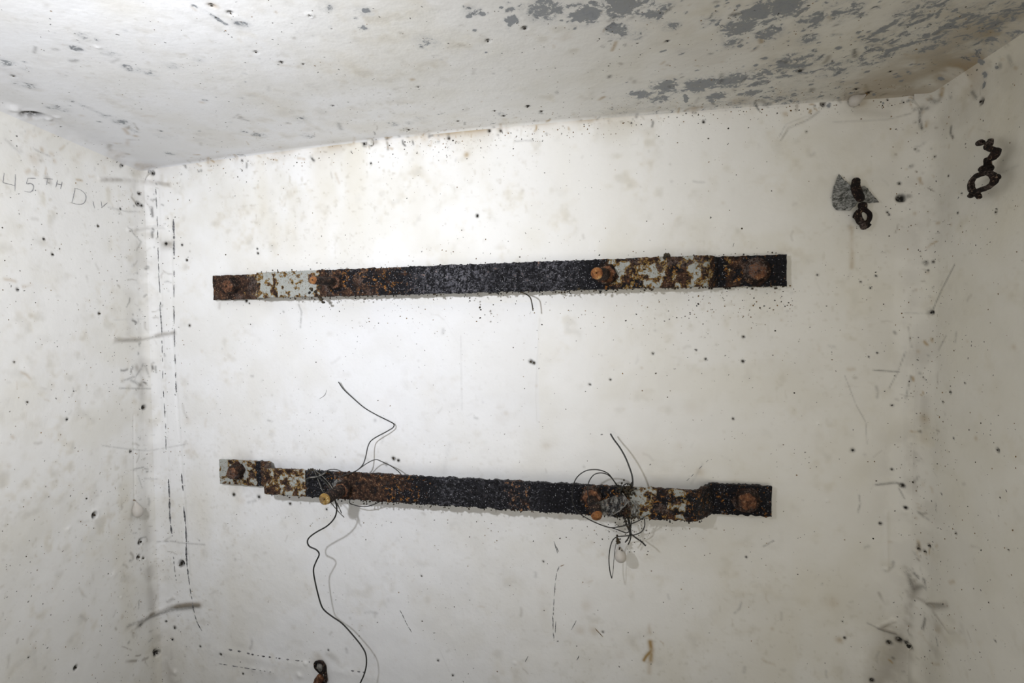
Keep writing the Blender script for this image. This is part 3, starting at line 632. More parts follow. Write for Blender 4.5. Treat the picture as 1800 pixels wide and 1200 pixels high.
# ------------------------------------------------------------------ the two bars
def bar_mesh(name, path, zc_fn, half, thick, masks, parent, rough, seed, ends):
    """flat iron: path = (x, standoff) polyline along the wall, rectangular section, crusted with rust"""
    path = np.array(path, float)
    seg = np.r_[0, np.cumsum(np.linalg.norm(np.diff(path, axis=0), axis=1))]; n = int(seg[-1] / .0020)
    ss = np.linspace(0, seg[-1], n)
    # ease the bends
    X = np.interp(ss, seg, path[:, 0]); S = np.interp(ss, seg, path[:, 1])
    ker = np.ones(5) / 5
    Sp = np.convolve(np.pad(S, 2, 'edge'), ker, 'valid')
    T = np.stack([np.gradient(X), np.gradient(Sp)], -1); T /= np.linalg.norm(T, axis=1)[:, None]
    N = np.stack([-T[:, 1], T[:, 0]], -1)                    # out of the wall
    N *= np.sign(N[:, 1])[:, None]
    prof = []; m = 26; q = 5
    for i in range(m): prof.append((1 - 2 * i / m, .5))
    for i in range(q): prof.append((-1, .5 - i / q))
    for i in range(m): prof.append((-1 + 2 * i / m, -.5))
    for i in range(q): prof.append((1, -.5 + i / q))
    prof = np.array(prof); k = len(prof)
    HH = half(X)
    V = np.zeros((n, k, 3))
    for j, (a, b) in enumerate(prof):
        V[:, j, 0] = X + N[:, 0] * b * thick
        V[:, j, 1] = D - (Sp + N[:, 1] * b * thick)
        V[:, j, 2] = zc_fn(X) + a * HH
    V = V.reshape(-1, 3)
    nrmv = np.stack([np.zeros(k), -np.sign(prof[:, 1]) * (np.abs(prof[:, 1]) > .45), np.sign(prof[:, 0]) * (np.abs(prof[:, 0]) > .93)], -1)
    nr = np.tile(nrmv, (n, 1)); Xr = np.repeat(X, k)
    u = (Xr - path[0, 0]) / (path[-1, 0] - path[0, 0])
    pa, pb, yy, sm = ends                                # mask keys are shares of the bar as photographed
    def uu(f): return (pt(pa + f * (pb - pa), yy, sm if .08 < f < .87 else SE)[0] - path[0, 0]) / (path[-1, 0] - path[0, 0])
    A = {kk: np.interp(u, *zip(*[(uu(f), v) for f, v in vv])) for kk, vv in masks.items()}
    amp = rough * (1 + 1.2 * A['black']) * (1 - .6 * np.clip(A['paint'] - .3, 0, 1))
    dsp = amp * (fbm(V, 110, 3, seed) * 1.5 + .8 * fbm(V, 420, 1, seed + 9))
    V = V + nr * dsp[:, None]
    e = np.zeros((n, k)); e[0] = 1; e[-1] = 1
    V[:, 0] += .0015 * vnoise(V, 90, 5) * e.ravel()
    Fc = grid_faces(n, k, True)
    caps = []
    V0 = V.reshape(n, k, 3)
    fl = [list(map(int, f)) for f in Fc]
    # end caps as strips between front and back rows
    for base in (0, (n - 1) * k):
        fr = list(range(0, m + q)) ; 
        loop = [base + i for i in range(k)]
        caps.append(loop if base else loop[::-1])
    o = mesh_from(name, V, fl + caps, M_BAR); 
    for kk, v in A.items():
        a = o.data.attributes.new(kk, 'FLOAT', 'POINT'); a.data.foreach_set('value', v.astype(np.float32))
    return under(parent, o)
def rough_cyl(name, p0, p1, r0, r1, mat, parent, k=20, amp=.0006, tip=None, seed=3, cap_round=.25):
    p0, p1 = np.array(p0, float), np.array(p1, float); L = np.linalg.norm(p1 - p0); n = max(6, int(L / .002))
    T = (p1 - p0) / L; a = np.cross(T, (0, 0, 1)) if abs(T[2]) < .9 else np.cross(T, (1, 0, 0)); a /= np.linalg.norm(a); b = np.cross(T, a)
    rings = []; 
    ts = list(np.linspace(0, 1, n)); rr = [r0 + (r1 - r0) * t for t in ts]
    P = [p0 + (p1 - p0) * t for t in ts]
    P += [p1 + T * r1 * cap_round * .5, p1 + T * r1 * cap_round * .8, p1 + T * r1 * cap_round]; rr += [r1 * .93, r1 * .6, r1 * .12]
    th = np.arange(k) * 2 * math.pi / k
    V = np.concatenate([p + (np.outer(np.cos(th), a) + np.outer(np.sin(th), b)) * r for p, r in zip(P, rr)])
    V = V + amp * 2 * (np.stack([fbm(V, 160, 2, seed), fbm(V, 160, 2, seed + 4), fbm(V, 160, 2, seed + 8)], -1))
    f = [list(map(int, q)) for q in grid_faces(len(P), k, True)] + [[(len(P) - 1) * k + i for i in range(k)], list(range(k))[::-1]]
    o = mesh_from(name, V, f, mat); 
    if tip:
        o.data.materials.append(tip); nf = grid_faces(len(P), k, True).shape[0]
        for i, pl in enumerate(o.data.polygons):
            if i >= nf - 3 * k and i != nf + 1: pl.material_index = 1
    return under(parent, o) if parent else o
def rough_nut(name, c, axis, r, h, mat, parent, sides=6, rot=0., amp=.0009, dome=.18, seed=5):
    c = np.array(c, float); T = nrm(axis); a = nrm(np.cross(T, (0, 0, 1))); b = np.cross(T, a)
    K = sides * 6; V = []; lv = [(0, 1.), (.25, 1.), (.5, 1.), (.75, 1.), (.93, .97), (1., .88), (1. + dome * .5, .6), (1 + dome, .3), (1 + dome, .05)]
    for (t, s) in lv:
        for i in range(K):
            th = 2 * math.pi * i / K + rot
            ph = (2 * math.pi * i / K) % (2 * math.pi / sides) - math.pi / sides
            rad = r * s * (math.cos(math.pi / sides) / math.cos(ph) if sides else 1)
            V.append(c + T * h * t + (a * math.cos(th) + b * math.sin(th)) * rad)
    V = np.array(V); V = V + amp * 2 * np.stack([fbm(V, 130, 2, seed + s) for s in (0, 5, 9)], -1)
    n = len(lv); f = [list(map(int, q)) for q in grid_faces(n, K, True)] + [[(n - 1) * K + i for i in range(K)], list(range(K))[::-1]]
    o = mesh_from(name, V, f, mat); o.data.materials.append(M_WASH_SHADE)
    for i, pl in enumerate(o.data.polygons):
        if i < 5 * K or i >= (n - 1) * K + 1: pl.material_index = 1  # shade of the nut flanks put in as darker, grimy rust
    return under(parent, o)
def edge_fns(xa, xb, topa, bota, topb, botb):
    """centre height and half width along the wall from the measured end edges"""
    ca, cb = (topa + bota) / 2, (topb + botb) / 2; ha, hb = (topa - bota) / 2, (topb - botb) / 2
    f = lambda X: (X - xa) / (xb - xa)
    return (lambda X: ca + (cb - ca) * f(X)), (lambda X: ha + (hb - ha) * f(X))
SE, SM = .016, .050     # stand-off of the ends and of the cranked middle
# upper bar
a0, a1 = pt(376, 485, SE), pt(378, 527, SE); b0, b1 = pt(1382, 447, SE), pt(1383, 502, SE)
zc1, hf1 = edge_fns(a0[0], b0[0], a0[2], a1[2], b0[2], b1[2])
print('upper half', hf1(a0[0]), hf1(b0[0]))
mL, mR = pt(450, 500, SM + .004)[0], pt(1240, 478, SM)[0]
bar1 = tag(empty('wall_bar', (0.5 * (a0[0] + b0[0]), D, zc1(0.5 * (a0[0] + b0[0])))), 'upper rusty flat iron bar bolted level across the white wall', 'bar', 'cranked iron bars on the back wall')
path1 = [(a0[0], SE), (mL - .002, SE), (mL, SM), (mR, SM), (mR + .030, SE + .002), (b0[0], SE)]
path1 = [(a0[0], SE), (mL + .030, SE), (mL + .001, SM), (mR, SM), (mR + .030, SE + .002), (b0[0], SE)]
path1 = [(a0[0], SE), (mL - .018, SE), (mL + .004, SM), (mR, SM), (mR + .028, SE), (b0[0], SE)]
mk1 = dict(paint=[(0, .18), (.05, .30), (.075, .40), (.085, .58), (.105, .48), (.13, .54), (.165, .56), (.18, .46), (.195, .30), (.2, .0), (.68, 0), (.69, .52), (.72, .46), (.745, .40), (.775, .50), (.80, .40), (.845, .50), (.862, .48), (.875, .1), (.89, .36), (.90, .34), (.92, .0), (1, .0)],
           black=[(0, .25), (.17, .25), (.20, .50), (.24, .50), (.30, .56), (.36, .72), (.50, .8), (.66, .75), (.70, .5), (.80, .46), (.865, .40), (.875, .7), (.885, .7), (.90, .42), (.93, .60), (1, .72)],
           dust=[(0, 0), (.33, 0), (.38, .55), (.43, .7), (.46, .5), (.50, .25), (.58, .35), (.60, .6), (.62, .3), (.66, 0), (1, 0)])
bar_mesh('bar', path1, zc1, hf1, .0085, mk1, bar1, .0012, 2, (376, 1382, 490, SM))
# lower bar
c0, c1 = pt(387, 807, SE), pt(389, 849, SE); d0, d1 = pt(1356, 854, SE), pt(1357, 907, SE)
zc2, hf2 = edge_fns(c0[0], d0[0], c0[2], c1[2], d0[2], d1[2])
print('lower half', hf2(c0[0]), hf2(d0[0]))
SM2 = .066
nL, nR = pt(462, 845, SM2 + .004)[0], pt(1222, 890, SM2)[0]
bar2 = tag(empty('wall_bar', (0.5 * (c0[0] + d0[0]), D, zc2(0.5 * (c0[0] + d0[0])))), 'lower rusty flat iron bar, wound with wires and stepped at both ends', 'bar', 'cranked iron bars on the back wall')
path2 = [(c0[0], SE), (nL + .004, SE), (nL + .002, SM2), (nR, SM2), (nR + .046, SE), (d0[0], SE)]
path2 = [(c0[0], SE), (nL - .022, SE), (nL + .004, SM2), (nR, SM2), (nR + .040, SE), (d0[0], SE)]
mk2 = dict(paint=[(0, .56), (.05, .50), (.068, .46), (.072, .30), (.078, .30), (.086, .44), (.12, .47), (.15, .47), (.157, .47), (.16, 0), (.735, 0), (.745, .55), (.77, .50), (.795, .36), (.825, .42), (.84, .50), (.85, .40), (.86, .1), (.88, 0), (1, 0)],
           black=[(0, 0), (.066, 0), (.070, .8), (.0765, .8), (.080, .1), (.155, .1), (.16, .75), (.185, .75), (.21, .50), (.26, .42), (.31, .50), (.36, .62), (.42, .9), (.50, .85), (.53, .55), (.56, .6), (.575, .98), (.64, .98), (.665, .6), (.73, .6), (.76, .46), (.84, .52), (.9, .66), (1, .68)],
           dust=[(0, 0), (.38, 0), (.41, .35), (.45, .1), (.55, .2), (.6, 0), (1, 0)])
bar_mesh('bar', path2, zc2, hf2, .0085, mk2, bar2, .0012, 21, (387, 1356, 860, SM2))
T_ = .0045
# end fixings: washer + nut + bolt end
def fixing(bar, px, py, s, r_nut, r_w, h, proud, r_bolt, rot, tip, seed):
    c = pt(px, py, s + T_)
    wsh = rough_cyl('washer', pt(px, py, s)+np.array([0,.0,0]), c + np.array([0, -.003, 0]), r_w, r_w * .97, M_WASH_SHADE, bar, 30, .0006, None, seed, .05)
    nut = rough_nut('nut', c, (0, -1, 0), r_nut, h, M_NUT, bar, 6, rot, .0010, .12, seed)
    if proud:
        b = rough_cyl('bolt_end', c + np.array([0, -h * .6, 0]), c + np.array([0, -h - proud, 0]), r_bolt, r_bolt * .85, M_NUT, nut, 16, .0005, tip, seed + 3, .3)
        b.parent = nut; b.matrix_parent_inverse = Matrix.Translation(-Vector(bar.location))
fixing(bar1, 410, 504, SE, .019, .0255, .020, .010, .0115, .2, M_TIP, 31)
fixing(bar1, 1328, 477, SE, .021, .028, .018, .012, .011, .5, M_TIP, 37)
fixing(bar2, 421, 826, SE, .0185, .0235, .026, .006, .011, .1, M_OCHRE, 43)
fixing(bar2, 1310, 876, SE, .021, .028, .018, .012, .012, .35, M_TIP, 49)
# long threaded studs with nuts
def stud(bar, base, sb, tipxy, st, r0, r1, r_nut, h, rot, tip, seed, cap=.12):
    p0 = pt(*base, sb); p1 = pt(*tipxy, st)
    ax = p1 - p0
    wsh = rough_nut('washer', pt(*base, sb - .004), (0, -1, 0), r_nut * 1.22, .007, M_WASH_SHADE, bar, 5, rot + .3, .0014, .02, seed + 2)
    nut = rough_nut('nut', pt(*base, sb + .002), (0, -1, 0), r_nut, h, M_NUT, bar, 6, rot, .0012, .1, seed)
    s = rough_cyl('stud', p0, p1, r0, r1, M_STUD, bar, 20, .0009, tip, seed + 5, cap)
stud(bar1, (591, 496), SM + T_, (550, 492), SM + .098, .0092, .0090, .0165, .010, .3, M_TIP, 61)
stud(bar1, (1066, 483), SM + T_, (1049, 480), SM + .062, .0125, .0120, .021, .012, .1, M_TIP, 67)
stud(bar2, (607, 857), SM2 + T_, (571, 877), SM2 + .092, .0130, .0128, .020, .018, .2, M_OCHRE, 71)
stud(bar2, (1040, 872), SM2 + T_ + .006, (1049, 905), SM2 + .052, .0125, .0112, .021, .010, .0, M_TIP, 79, .75)

# ------------------------------------------------------------------ wires
def wire(name, pts, rad, label, cat='wire', mat=None, group=None, n=10, taper=True):
    P = crom([pt(*p) for p in pts], n)
    R = np.full(len(P), rad * (1.2 if rad < .0012 else 1))
    base = P.mean(0)
    V, Fc = tube_vf(P, R, 7)
    o = mesh_from(name, V, Fc, mat or M_WIRE); tag(o, label, cat, group); return o
S = SM2
G1 = 'black wires caught on the left stud of the lower bar'; G2 = 'black wires tangled on the right stud of the lower bar'
wire('wire', [(595, 671, .012), (604, 684, .010), (620, 699, .006), (640, 716, .002), (662, 729, .002), (684, 740, .006), (692, 745, .010), (691, 751, .016), (680, 758, .022), (655, 772, .03), (647, 784, .04), (643, 802, .05), (638, 816, .058), (628, 826, .062), (610, 836, .066), (590, 842, .068)],
     .00135, 'kinked black wire rising highest above the left stud of the lower bar', group=G1)
wire('wire', [(706, 835, .060), (700, 828, .055), (686, 818, .05), (671, 811, .05), (660, 807.5, .052), (645, 814, .060), (628, 826, .074), (614, 832, .078), (596, 838, .08)],
     .0009, 'thin wire arching over the lower bar just right of the left stud', group=G1)
wire('wire', [(604, 832, .066), (597, 827, .068), (588, 825, .07), (577, 826, .072), (566, 832, .075), (552, 837, .078), (540, 840, .080)],
     .0009, 'low flat wire arc on top of the lower bar at the left stud', group=G1)
wire('wire', [(558, 838, .084), (570, 846, .09), (582, 860, .11), (586, 872, .125), (590, 882, .125), (592, 895, .12), (588, 910, .115), (575, 924, .112), (556, 935, .11), (544, 944, .108), (540.5, 952, .107), (544, 960, .105), (556, 966, .103), (561, 974, .10), (556, 986, .098), (551.5, 998, .095), (552, 1012, .092), (558, 1040, .085), (565, 1064, .078), (572, 1074, .074), (585, 1084, .07), (602, 1096, .066), (622, 1118, .066), (636, 1136, .068), (643, 1150, .07), (644, 1168, .074), (640, 1185, .078), (633, 1201, .08), (624, 1225, .085)],
     .0017, 'long black wire hanging in curves below the lower bar, down out of frame', group=G1)
wire('wire', [(552, 826, .074), (560, 845, .085), (568, 865, .10), (580, 881, .115), (594, 898, .11), (605, 909, .10)],
     .0008, 'straight thin wire slanting down to the lowest tip under left stud', mat=M_GREYWIRE, group=G1)
wire('wire', [(556, 828, .074), (572, 842, .086), (584, 858, .11), (590, 880, .12), (598, 896, .11), (600, 901, .105), (593, 884, .115)],
     .0008, 'thin grey wire bent back in a hook under the left stud', mat=M_GREYWIRE, group=G1)
wire('wire', [(538, 842, .085), (546, 839, .088), (556, 838, .088), (566, 834, .085), (574, 829, .08)],
     .0016, 'short pale dusty wire lying across the left stud at the bar top', mat=M_GREYWIRE, group=G1)
wire('wire', [(615, 878, .06), (615, 884, .055), (622, 887, .05), (634, 890, .046), (646, 889.5, .044), (658, 886, .046), (670, 880, .05)],
     .00095, 'thin wire sagging just under the bar right of the left stud', group=G1)
# right tangle
wire('wire', [(1073, 762, 0.035), (1079, 772, 0.039), (1090, 787, 0.046), (1099, 803, 0.053), (1106, 820, 0.061), (1111, 836, 0.068), (1112, 850, 0.074), (1110, 862, 0.075)],
     .0017, 'thick black wire end rising straight above the right stud tangle', group=G2)
wire('wire', [(1088, 856, .085), (1080, 846, .09), (1070, 833, .094), (1058, 827, .096), (1044, 825, .098), (1028, 828, .10), (1014, 839, .10), (1007, 856, .10), (1006, 878, .10), (1012, 894, .10), (1020, 903, .10), (1036, 913, .10), (1056, 922, .10), (1074, 927, .098), (1090, 925, .094), (1108, 921, .09), (1124, 914, .086), (1133, 908, .082)],
     .00095, 'largest wire loop, circling the right stud of the lower bar', group=G2)
wire('wire', [(1086, 856, .086), (1076, 841, .092), (1066, 833, .096), (1054, 831, .098), (1043, 835, .10), (1035, 847, .10), (1033, 862, .10), (1035, 876, .10), (1039, 886, .10)],
     .0009, 'smaller wire loop nested inside the large loop at right stud', group=G2)
wire('wire', [(1112, 858, .078), (1108, 852, .082), (1100, 850, .085), (1094, 856, .086), (1091, 866, .085), (1098, 872, .08)],
     .0013, 'tight little curl of wire on the top edge at right tangle', group=G2)
wire('wire', [(1094, 866, .085), (1101, 876, .09), (1104, 880, .094), (1098, 889, .095), (1088, 898, .095), (1076, 905, .095), (1068, 908, .09)],
     .0009, 'grey dusty wire bent to a point across the right tangle', mat=M_GREYWIRE, group=G2)
wire('wire', [(1098, 898, 0.060), (1103, 910, 0.060), (1106, 924, 0.058), (1107, 938, 0.059), (1104, 946, 0.059), (1099, 953, 0.059)],
     .0014, 'stiff black wire drooping to a short hooked tip below right tangle', group=G2)
wire('wire', [(1102, 900, 0.060), (1107, 918, 0.056), (1109, 936, 0.059), (1108, 948, 0.059), (1104, 957, 0.059)],
     .0013, 'stiff black wire hanging straightest below the right tangle', group=G2)
wire('wire', [(1096, 905, 0.060), (1101, 920, 0.058), (1108, 936, 0.060), (1118, 945, 0.062), (1128, 952, 0.062), (1135, 959, 0.062)],
     .0016, 'thick black wire kicking out down to the right below the tangle', group=G2)
wire('wire', [(1133, 912, 0.060), (1133, 924, 0.046), (1128, 934, 0.049), (1118, 939, 0.052), (1106, 941, 0.056), (1096, 942, 0.059), (1086, 943, 0.062), (1078, 948, 0.065), (1073, 960, 0.066), (1070.5, 978, 0.066), (1071, 995, 0.066), (1073, 1008, 0.065), (1075.5, 1016, 0.063)],
     .00095, 'thin wire that drops in a long narrow hairpin left of the white egg sac', group=G2)
wire('wire', [(1075.5, 1016, 0.063), (1077.5, 1006, 0.062), (1079, 985, 0.059), (1081, 965, 0.058), (1084, 952, 0.059)],
     .0006, 'pale return strand of the hairpin wire beside the egg sac', mat=M_GREYWIRE, group=G2)
wire('wire', [(1074, 927, 0.065), (1084, 930, 0.063), (1094, 934, 0.060), (1102, 936, 0.058), (1108, 930, 0.055), (1110, 915, 0.060)],
     .0009, 'small flat wire curl under the right end of the large loop', group=G2)
for i, (x, dy) in enumerate([(1112, 0), (1117, 2), (1122, 4)]):
    wire('wire', [(x - 6, 880, .072), (x - 1, 888, .08), (x + 1, 898, .08), (x - 1, 908 + dy, .074)], .0007, ['left', 'middle', 'right'][i] + ' one of three pale strands curving down the bar front at the tangle', mat=M_GREYWIRE, group=G2)
# root-like tendril under the upper bar
wire('root_tendril', [(905, 510, .05), (915, 513, .05), (925, 517, .05), (932, 523, .048), (935, 533, .046), (937, 546, .044)], .0011, 'black root-like tendril drooping from the middle of the upper bar', 'tendril', M_CRUMB)
wire('root_tendril', [(1010, 511, .05), (1003, 509, .05), (1001, 514, .05), (1004, 517, .05)], .0008, 'tiny black hooked tendril under the upper bar near right stud', 'tendril', M_CRUMB)

# ------------------------------------------------------------------ crumbs and specks
def blob_vf(c, r, rg, flat=(1, 1, 1), rnd=None, jag=.28):
    rnd = rnd or rs
    V = []; F_ = []
    t = (1 + 5 ** .5) / 2
    base = [(-1, t, 0), (1, t, 0), (-1, -t, 0), (1, -t, 0), (0, -1, t), (0, 1, t), (0, -1, -t), (0, 1, -t), (t, 0, -1), (t, 0, 1), (-t, 0, -1), (-t, 0, 1)]
    for b in base:
        s = r / 1.9 * rnd.uniform(1 - jag, 1 + jag); V.append((c[0] + b[0] * s * flat[0], c[1] + b[1] * s * flat[1], c[2] + b[2] * s * flat[2]))
    F_ = [[0, 11, 5], [0, 5, 1], [0, 1, 7], [0, 7, 10], [0, 10, 11], [1, 5, 9], [5, 11, 4], [11, 10, 2], [10, 7, 6], [7, 1, 8], [3, 9, 4], [3, 4, 2], [3, 2, 6], [3, 6, 8], [3, 8, 9], [4, 9, 5], [2, 4, 11], [6, 2, 10], [8, 6, 7], [9, 8, 1]]
    return np.array(V), F_
def stuff(name, lst, mat, label, cat):
    V, Fc = join(lst); o = mesh_from(name, V, Fc, mat, None, False); return tag(o, label, cat, None, 'stuff')
L1 = []
for i in range(260):                                     # along the lower edge of the upper bar
    x = rs.uniform(450, 1380); u = (x - 376) / 1006; yb = 527 + (502 - 527) * u
    L1.append(blob_vf(pt(x, yb - 2 + abs(rs.gauss(0, 2.4)), SM + rs.uniform(-.004, .004) if x < 1250 else SE), rs.uniform(.0006, .0024), 0))
for i in range(50):
    x = rs.uniform(450, 1380); u = (x - 376) / 1006; yt = 482 + (446 - 482) * u
    L1.append(blob_vf(pt(x, yt - 2.6 + rs.uniform(-1, 1.5), SM - .001 if x < 1240 else SE), rs.uniform(.0007, .0020), 0))
for (x, y, r) in [(1172, 450, 6), (1168, 453, 4), (565, 525, 5), (568, 530, 4), (562, 522, 4), (548, 508, 5), (556, 512, 5), (545, 514, 4), (561, 505, 4), (826, 528, 2), (826, 524, 2), (843, 540, 2.4), (845, 545, 2), (844, 558, 2), (1018, 507, 3), (1055, 513, 3)]:
    for k in range(3): L1.append(blob_vf(pt(x + rs.uniform(-r, r) * .5, y + rs.uniform(-r, r) * .5, SM + .004), r * .0008, 0))
stuff('bar_crumbs', L1, M_CRUMB, 'black rust crumbs clinging along the edges of the upper bar', 'crumbs')
L2 = []
def lo_edge(x): return 872 + (x - 462) * (916 - 869) / (1232 - 462)
for i in range(220):
    x = rs.uniform(470, 1235); L2.append(blob_vf(pt(x, lo_edge(x) - 4 + abs(rs.gauss(0, 2.6)), SM2 + rs.uniform(-.004, .004)), rs.uniform(.0006, .0022), 0))
for i in range(60):
    x = rs.uniform(470, 1235); L2.append(blob_vf(pt(x, lo_edge(x) - 46 + rs.uniform(-2, 2), SM2 - .001), rs.uniform(.0006, .0020), 0))
for i in range(60):                                      # clump at the stud and in the tangle
    L2.append(blob_vf(pt(rs.uniform(541, 563), rs.uniform(824, 832), SM2 + .003), rs.uniform(.0010, .0026), 0))
for i in range(120):
    L2.append(blob_vf(pt(rs.gauss(1100, 8), rs.gauss(861, 6), SM2 + .012 + rs.uniform(-.008, .008)), rs.uniform(.0010, .0028), 0))
for i in range(90):
    L2.append(blob_vf(pt(rs.gauss(1108, 14), rs.gauss(908, 8), SM2 + .012 + rs.uniform(-.01, .01)), rs.uniform(.0008, .0022), 0))
for i in range(46):
    L2.append(blob_vf(pt(rs.uniform(1068, 1142), rs.uniform(915, 975), SM2 + rs.uniform(-.01, .03)), rs.uniform(.0005, .0014), 0))
stuff('bar_crumbs', L2, M_CRUMB, 'black crumbs caught on the lower bar and in its wires', 'crumbs')
# specks stuck on the plaster: belong to the walls
def specks(wall, gen, mat, n, rr):
    lst = []
    for i in range(n):
        x, y = gen()
        if not (-20 < x < 1820 and -15 < y < 1215): continue
        try: p, nn, o = hit(x, y)
        except RuntimeError: continue
        if o is not wall: continue
        r = rs.uniform(*rr) * rs.uniform(.5, 1); fl = [1 - .65 * abs(v) for v in nn]
        lst.append(blob_vf(p, r, 0, fl, None, .45))
    V, Fc = join(lst); o = mesh_from('dirt_specks', V, Fc, mat, wall, False); o['kind'] = 'stuff'; return o
for o in SHELL:
    lst = []
    for (x, y, r, dep, dark, rim) in PITS:
        if dark < .55 or r > 7: continue
        p, nn, oo = hit(x, y)
        if oo is o:
            q = r * scale_at(p) * .66; fl = [1 - .7 * abs(v) for v in nn]
            lst.append(blob_vf(p, q, 0, fl, None, .4)); lst.append(blob_vf(p + np.array([rs.uniform(-1, 1), 0, rs.uniform(-1, 1)]) * q * .7, q * .6, 0, fl, None, .5))
    if lst:
        V, Fc = join(lst); tag(mesh_from('dark_pit_fill', V, Fc, M_CRUMB, o, False), None, None, None, 'stuff')
def g_back():
    k = rs.random()
    if k < .22: x = rs.uniform(300, 1640); return x, 298 - (x - 265) * .098 - 10 * (1 - ((x - 945) / 680) ** 2) + abs(rs.gauss(0, 16)) + 4
    if k < .34: return rs.gauss(300, 16), rs.uniform(320, 1190)
    if k < .46: return rs.gauss(1612, 22), rs.uniform(190, 1190)
    if k < .60: x = rs.uniform(400, 1400); return x, rs.uniform(515, 545) + abs(rs.gauss(0, 30))
    if k < .68: x = rs.uniform(1210, 1400); return x, rs.gauss(530, 20)
    if k < .76: x = rs.uniform(400, 1300); return x, 900 + (x - 400) * .03 + abs(rs.gauss(0, 22))
    if k < .80: return rs.uniform(390, 1200), rs.gauss(440, 14)
    return rs.uniform(300, 1600), rs.uniform(220, 1190)
specks(w_back, g_back, M_CRUMB, 760, (.0005, .0020))
specks(w_back, g_back, M_BROWN, 700, (.0006, .0020))
g_l = lambda: (rs.gauss(225, 38), rs.uniform(280, 1190)) if rs.random() < .55 else (rs.uniform(0, 250), rs.uniform(230, 1190))
specks(w_left, g_l, M_CRUMB, 190, (.0005, .0018)); specks(w_left, g_l, M_BROWN, 300, (.0006, .0019))
g_r = lambda: (rs.gauss(1640, 30), rs.uniform(150, 1190)) if rs.random() < .7 else (rs.uniform(1620, 1790), rs.uniform(110, 1190))
specks(w_right, g_r, M_CRUMB, 230, (.0005, .0016)); specks(w_right, g_r, M_BROWN, 260, (.0005, .0017))
def g_c():
    k = rs.random()
    if k < .4: x = rs.uniform(700, 1600); return x, 292 - (x - 265) * .098 - 12 * (1 - ((x - 945) / 680) ** 2) - abs(rs.gauss(0, 14))
    if k < .8: return rs.uniform(1050, 1780), rs.uniform(0, 190)
    return rs.uniform(0, 1700), rs.uniform(0, 240)
specks(ceil_o, g_c, M_CRUMB, 260, (.0005, .0017)); specks(ceil_o, g_c, M_BROWN, 260, (.0005, .0017))

# ------------------------------------------------------------------ spider egg sacs (pale drops on stalks)
def silk():
    t = NT('egg_sac_silk'); t.b.inputs['Base Color'].default_value = (.56, .53, .49, 1); t.b.inputs['Roughness'].default_value = .55
    t.b.inputs['Subsurface Weight'].default_value = .35; t.b.inputs['Subsurface Radius'].default_value = (.006, .005, .004); t.b.inputs['Subsurface Scale'].default_value = .6
    t.link(t.bump(t.noise(300, 3), .0006, .6), t.b.inputs['Normal']); return t.m
M_SILK = silk()
def egg_sac(name, top, bot, r, label):
    top, bot = np.array(top), np.array(bot); n = 26; k = 22; ax = top - bot; L = np.linalg.norm(ax); T = ax / L
    a = nrm(np.cross(T, (0, 1, 0))); b = np.cross(T, a); V = []
    for i in range(n):
        u = i / (n - 1); w = math.sin(math.pi * min(u * 1.0, 1) ** .62) ** .8 if 0 < u < 1 else 0
        if u > .55: w *= 1 - .45 * ((u - .55) / .45)
        for j in range(k):
            th = 2 * math.pi * j / k; V.append(bot + ax * u + (a * math.cos(th) + b * math.sin(th)) * max(r * w, .0002))
    V = np.array(V); V += .0006 * np.stack([fbm(V, 150, 2, s) for s in (1, 2, 3)], -1)
    o = mesh_from('sac', V, [list(map(int, q)) for q in grid_faces(n, k, True)] + [list(range(k))[::-1], [(n - 1) * k + i for i in range(k)]], M_SILK)
    e = tag(empty(name, top), label, 'egg sac', 'pale spider egg sacs'); return e, under(e, o)
e1, _ = egg_sac('spider_egg_sac', pt(1088, 957, .055), pt(1092, 988, .055), .0125, 'pale teardrop egg sac dangling under the wires of the right stud')
knot = []
for i in range(16): knot.append(blob_vf(pt(1087 + rs.uniform(-3, 3), 947 + rs.uniform(-6, 8), .057), rs.uniform(.0016, .003), 0))
for i in range(4): knot.append(blob_vf(pt(1089 + rs.uniform(-1, 1), 962 + rs.uniform(-3, 3), .067), .0018, 0))
V, Fc = join(knot); k_ = under(e1, mesh_from('stalk', V, Fc, M_CRUMB, None, False)); k_['label'] = 'dark knotted stalk of debris'
def sac_on_wall(pxt, pxb, r, label, lift):
    p0, n0, _ = hit(*pxt); p1, n1, _ = hit(*pxb)
    e, s = egg_sac('spider_egg_sac', p0 + n0 * .004, p1 + n1 * lift, r, label)
    V, Fc = tube_vf(crom([p0, p0 + n0 * .004, (p0 * .7 + p1 * .3) + n0 * lift * .6], 4), .0011, 6)
    st = under(e, mesh_from('stalk', V, Fc, M_BROWN)); return e
sac_on_wall((234, 879), (235, 909), .0115, 'pale egg sac hanging on the lower half of the left wall near its corner', .014)
sac_on_wall((1522, 164), (1487, 187), .0110, 'pale egg sac tucked under the ceiling joint at upper right', .012)

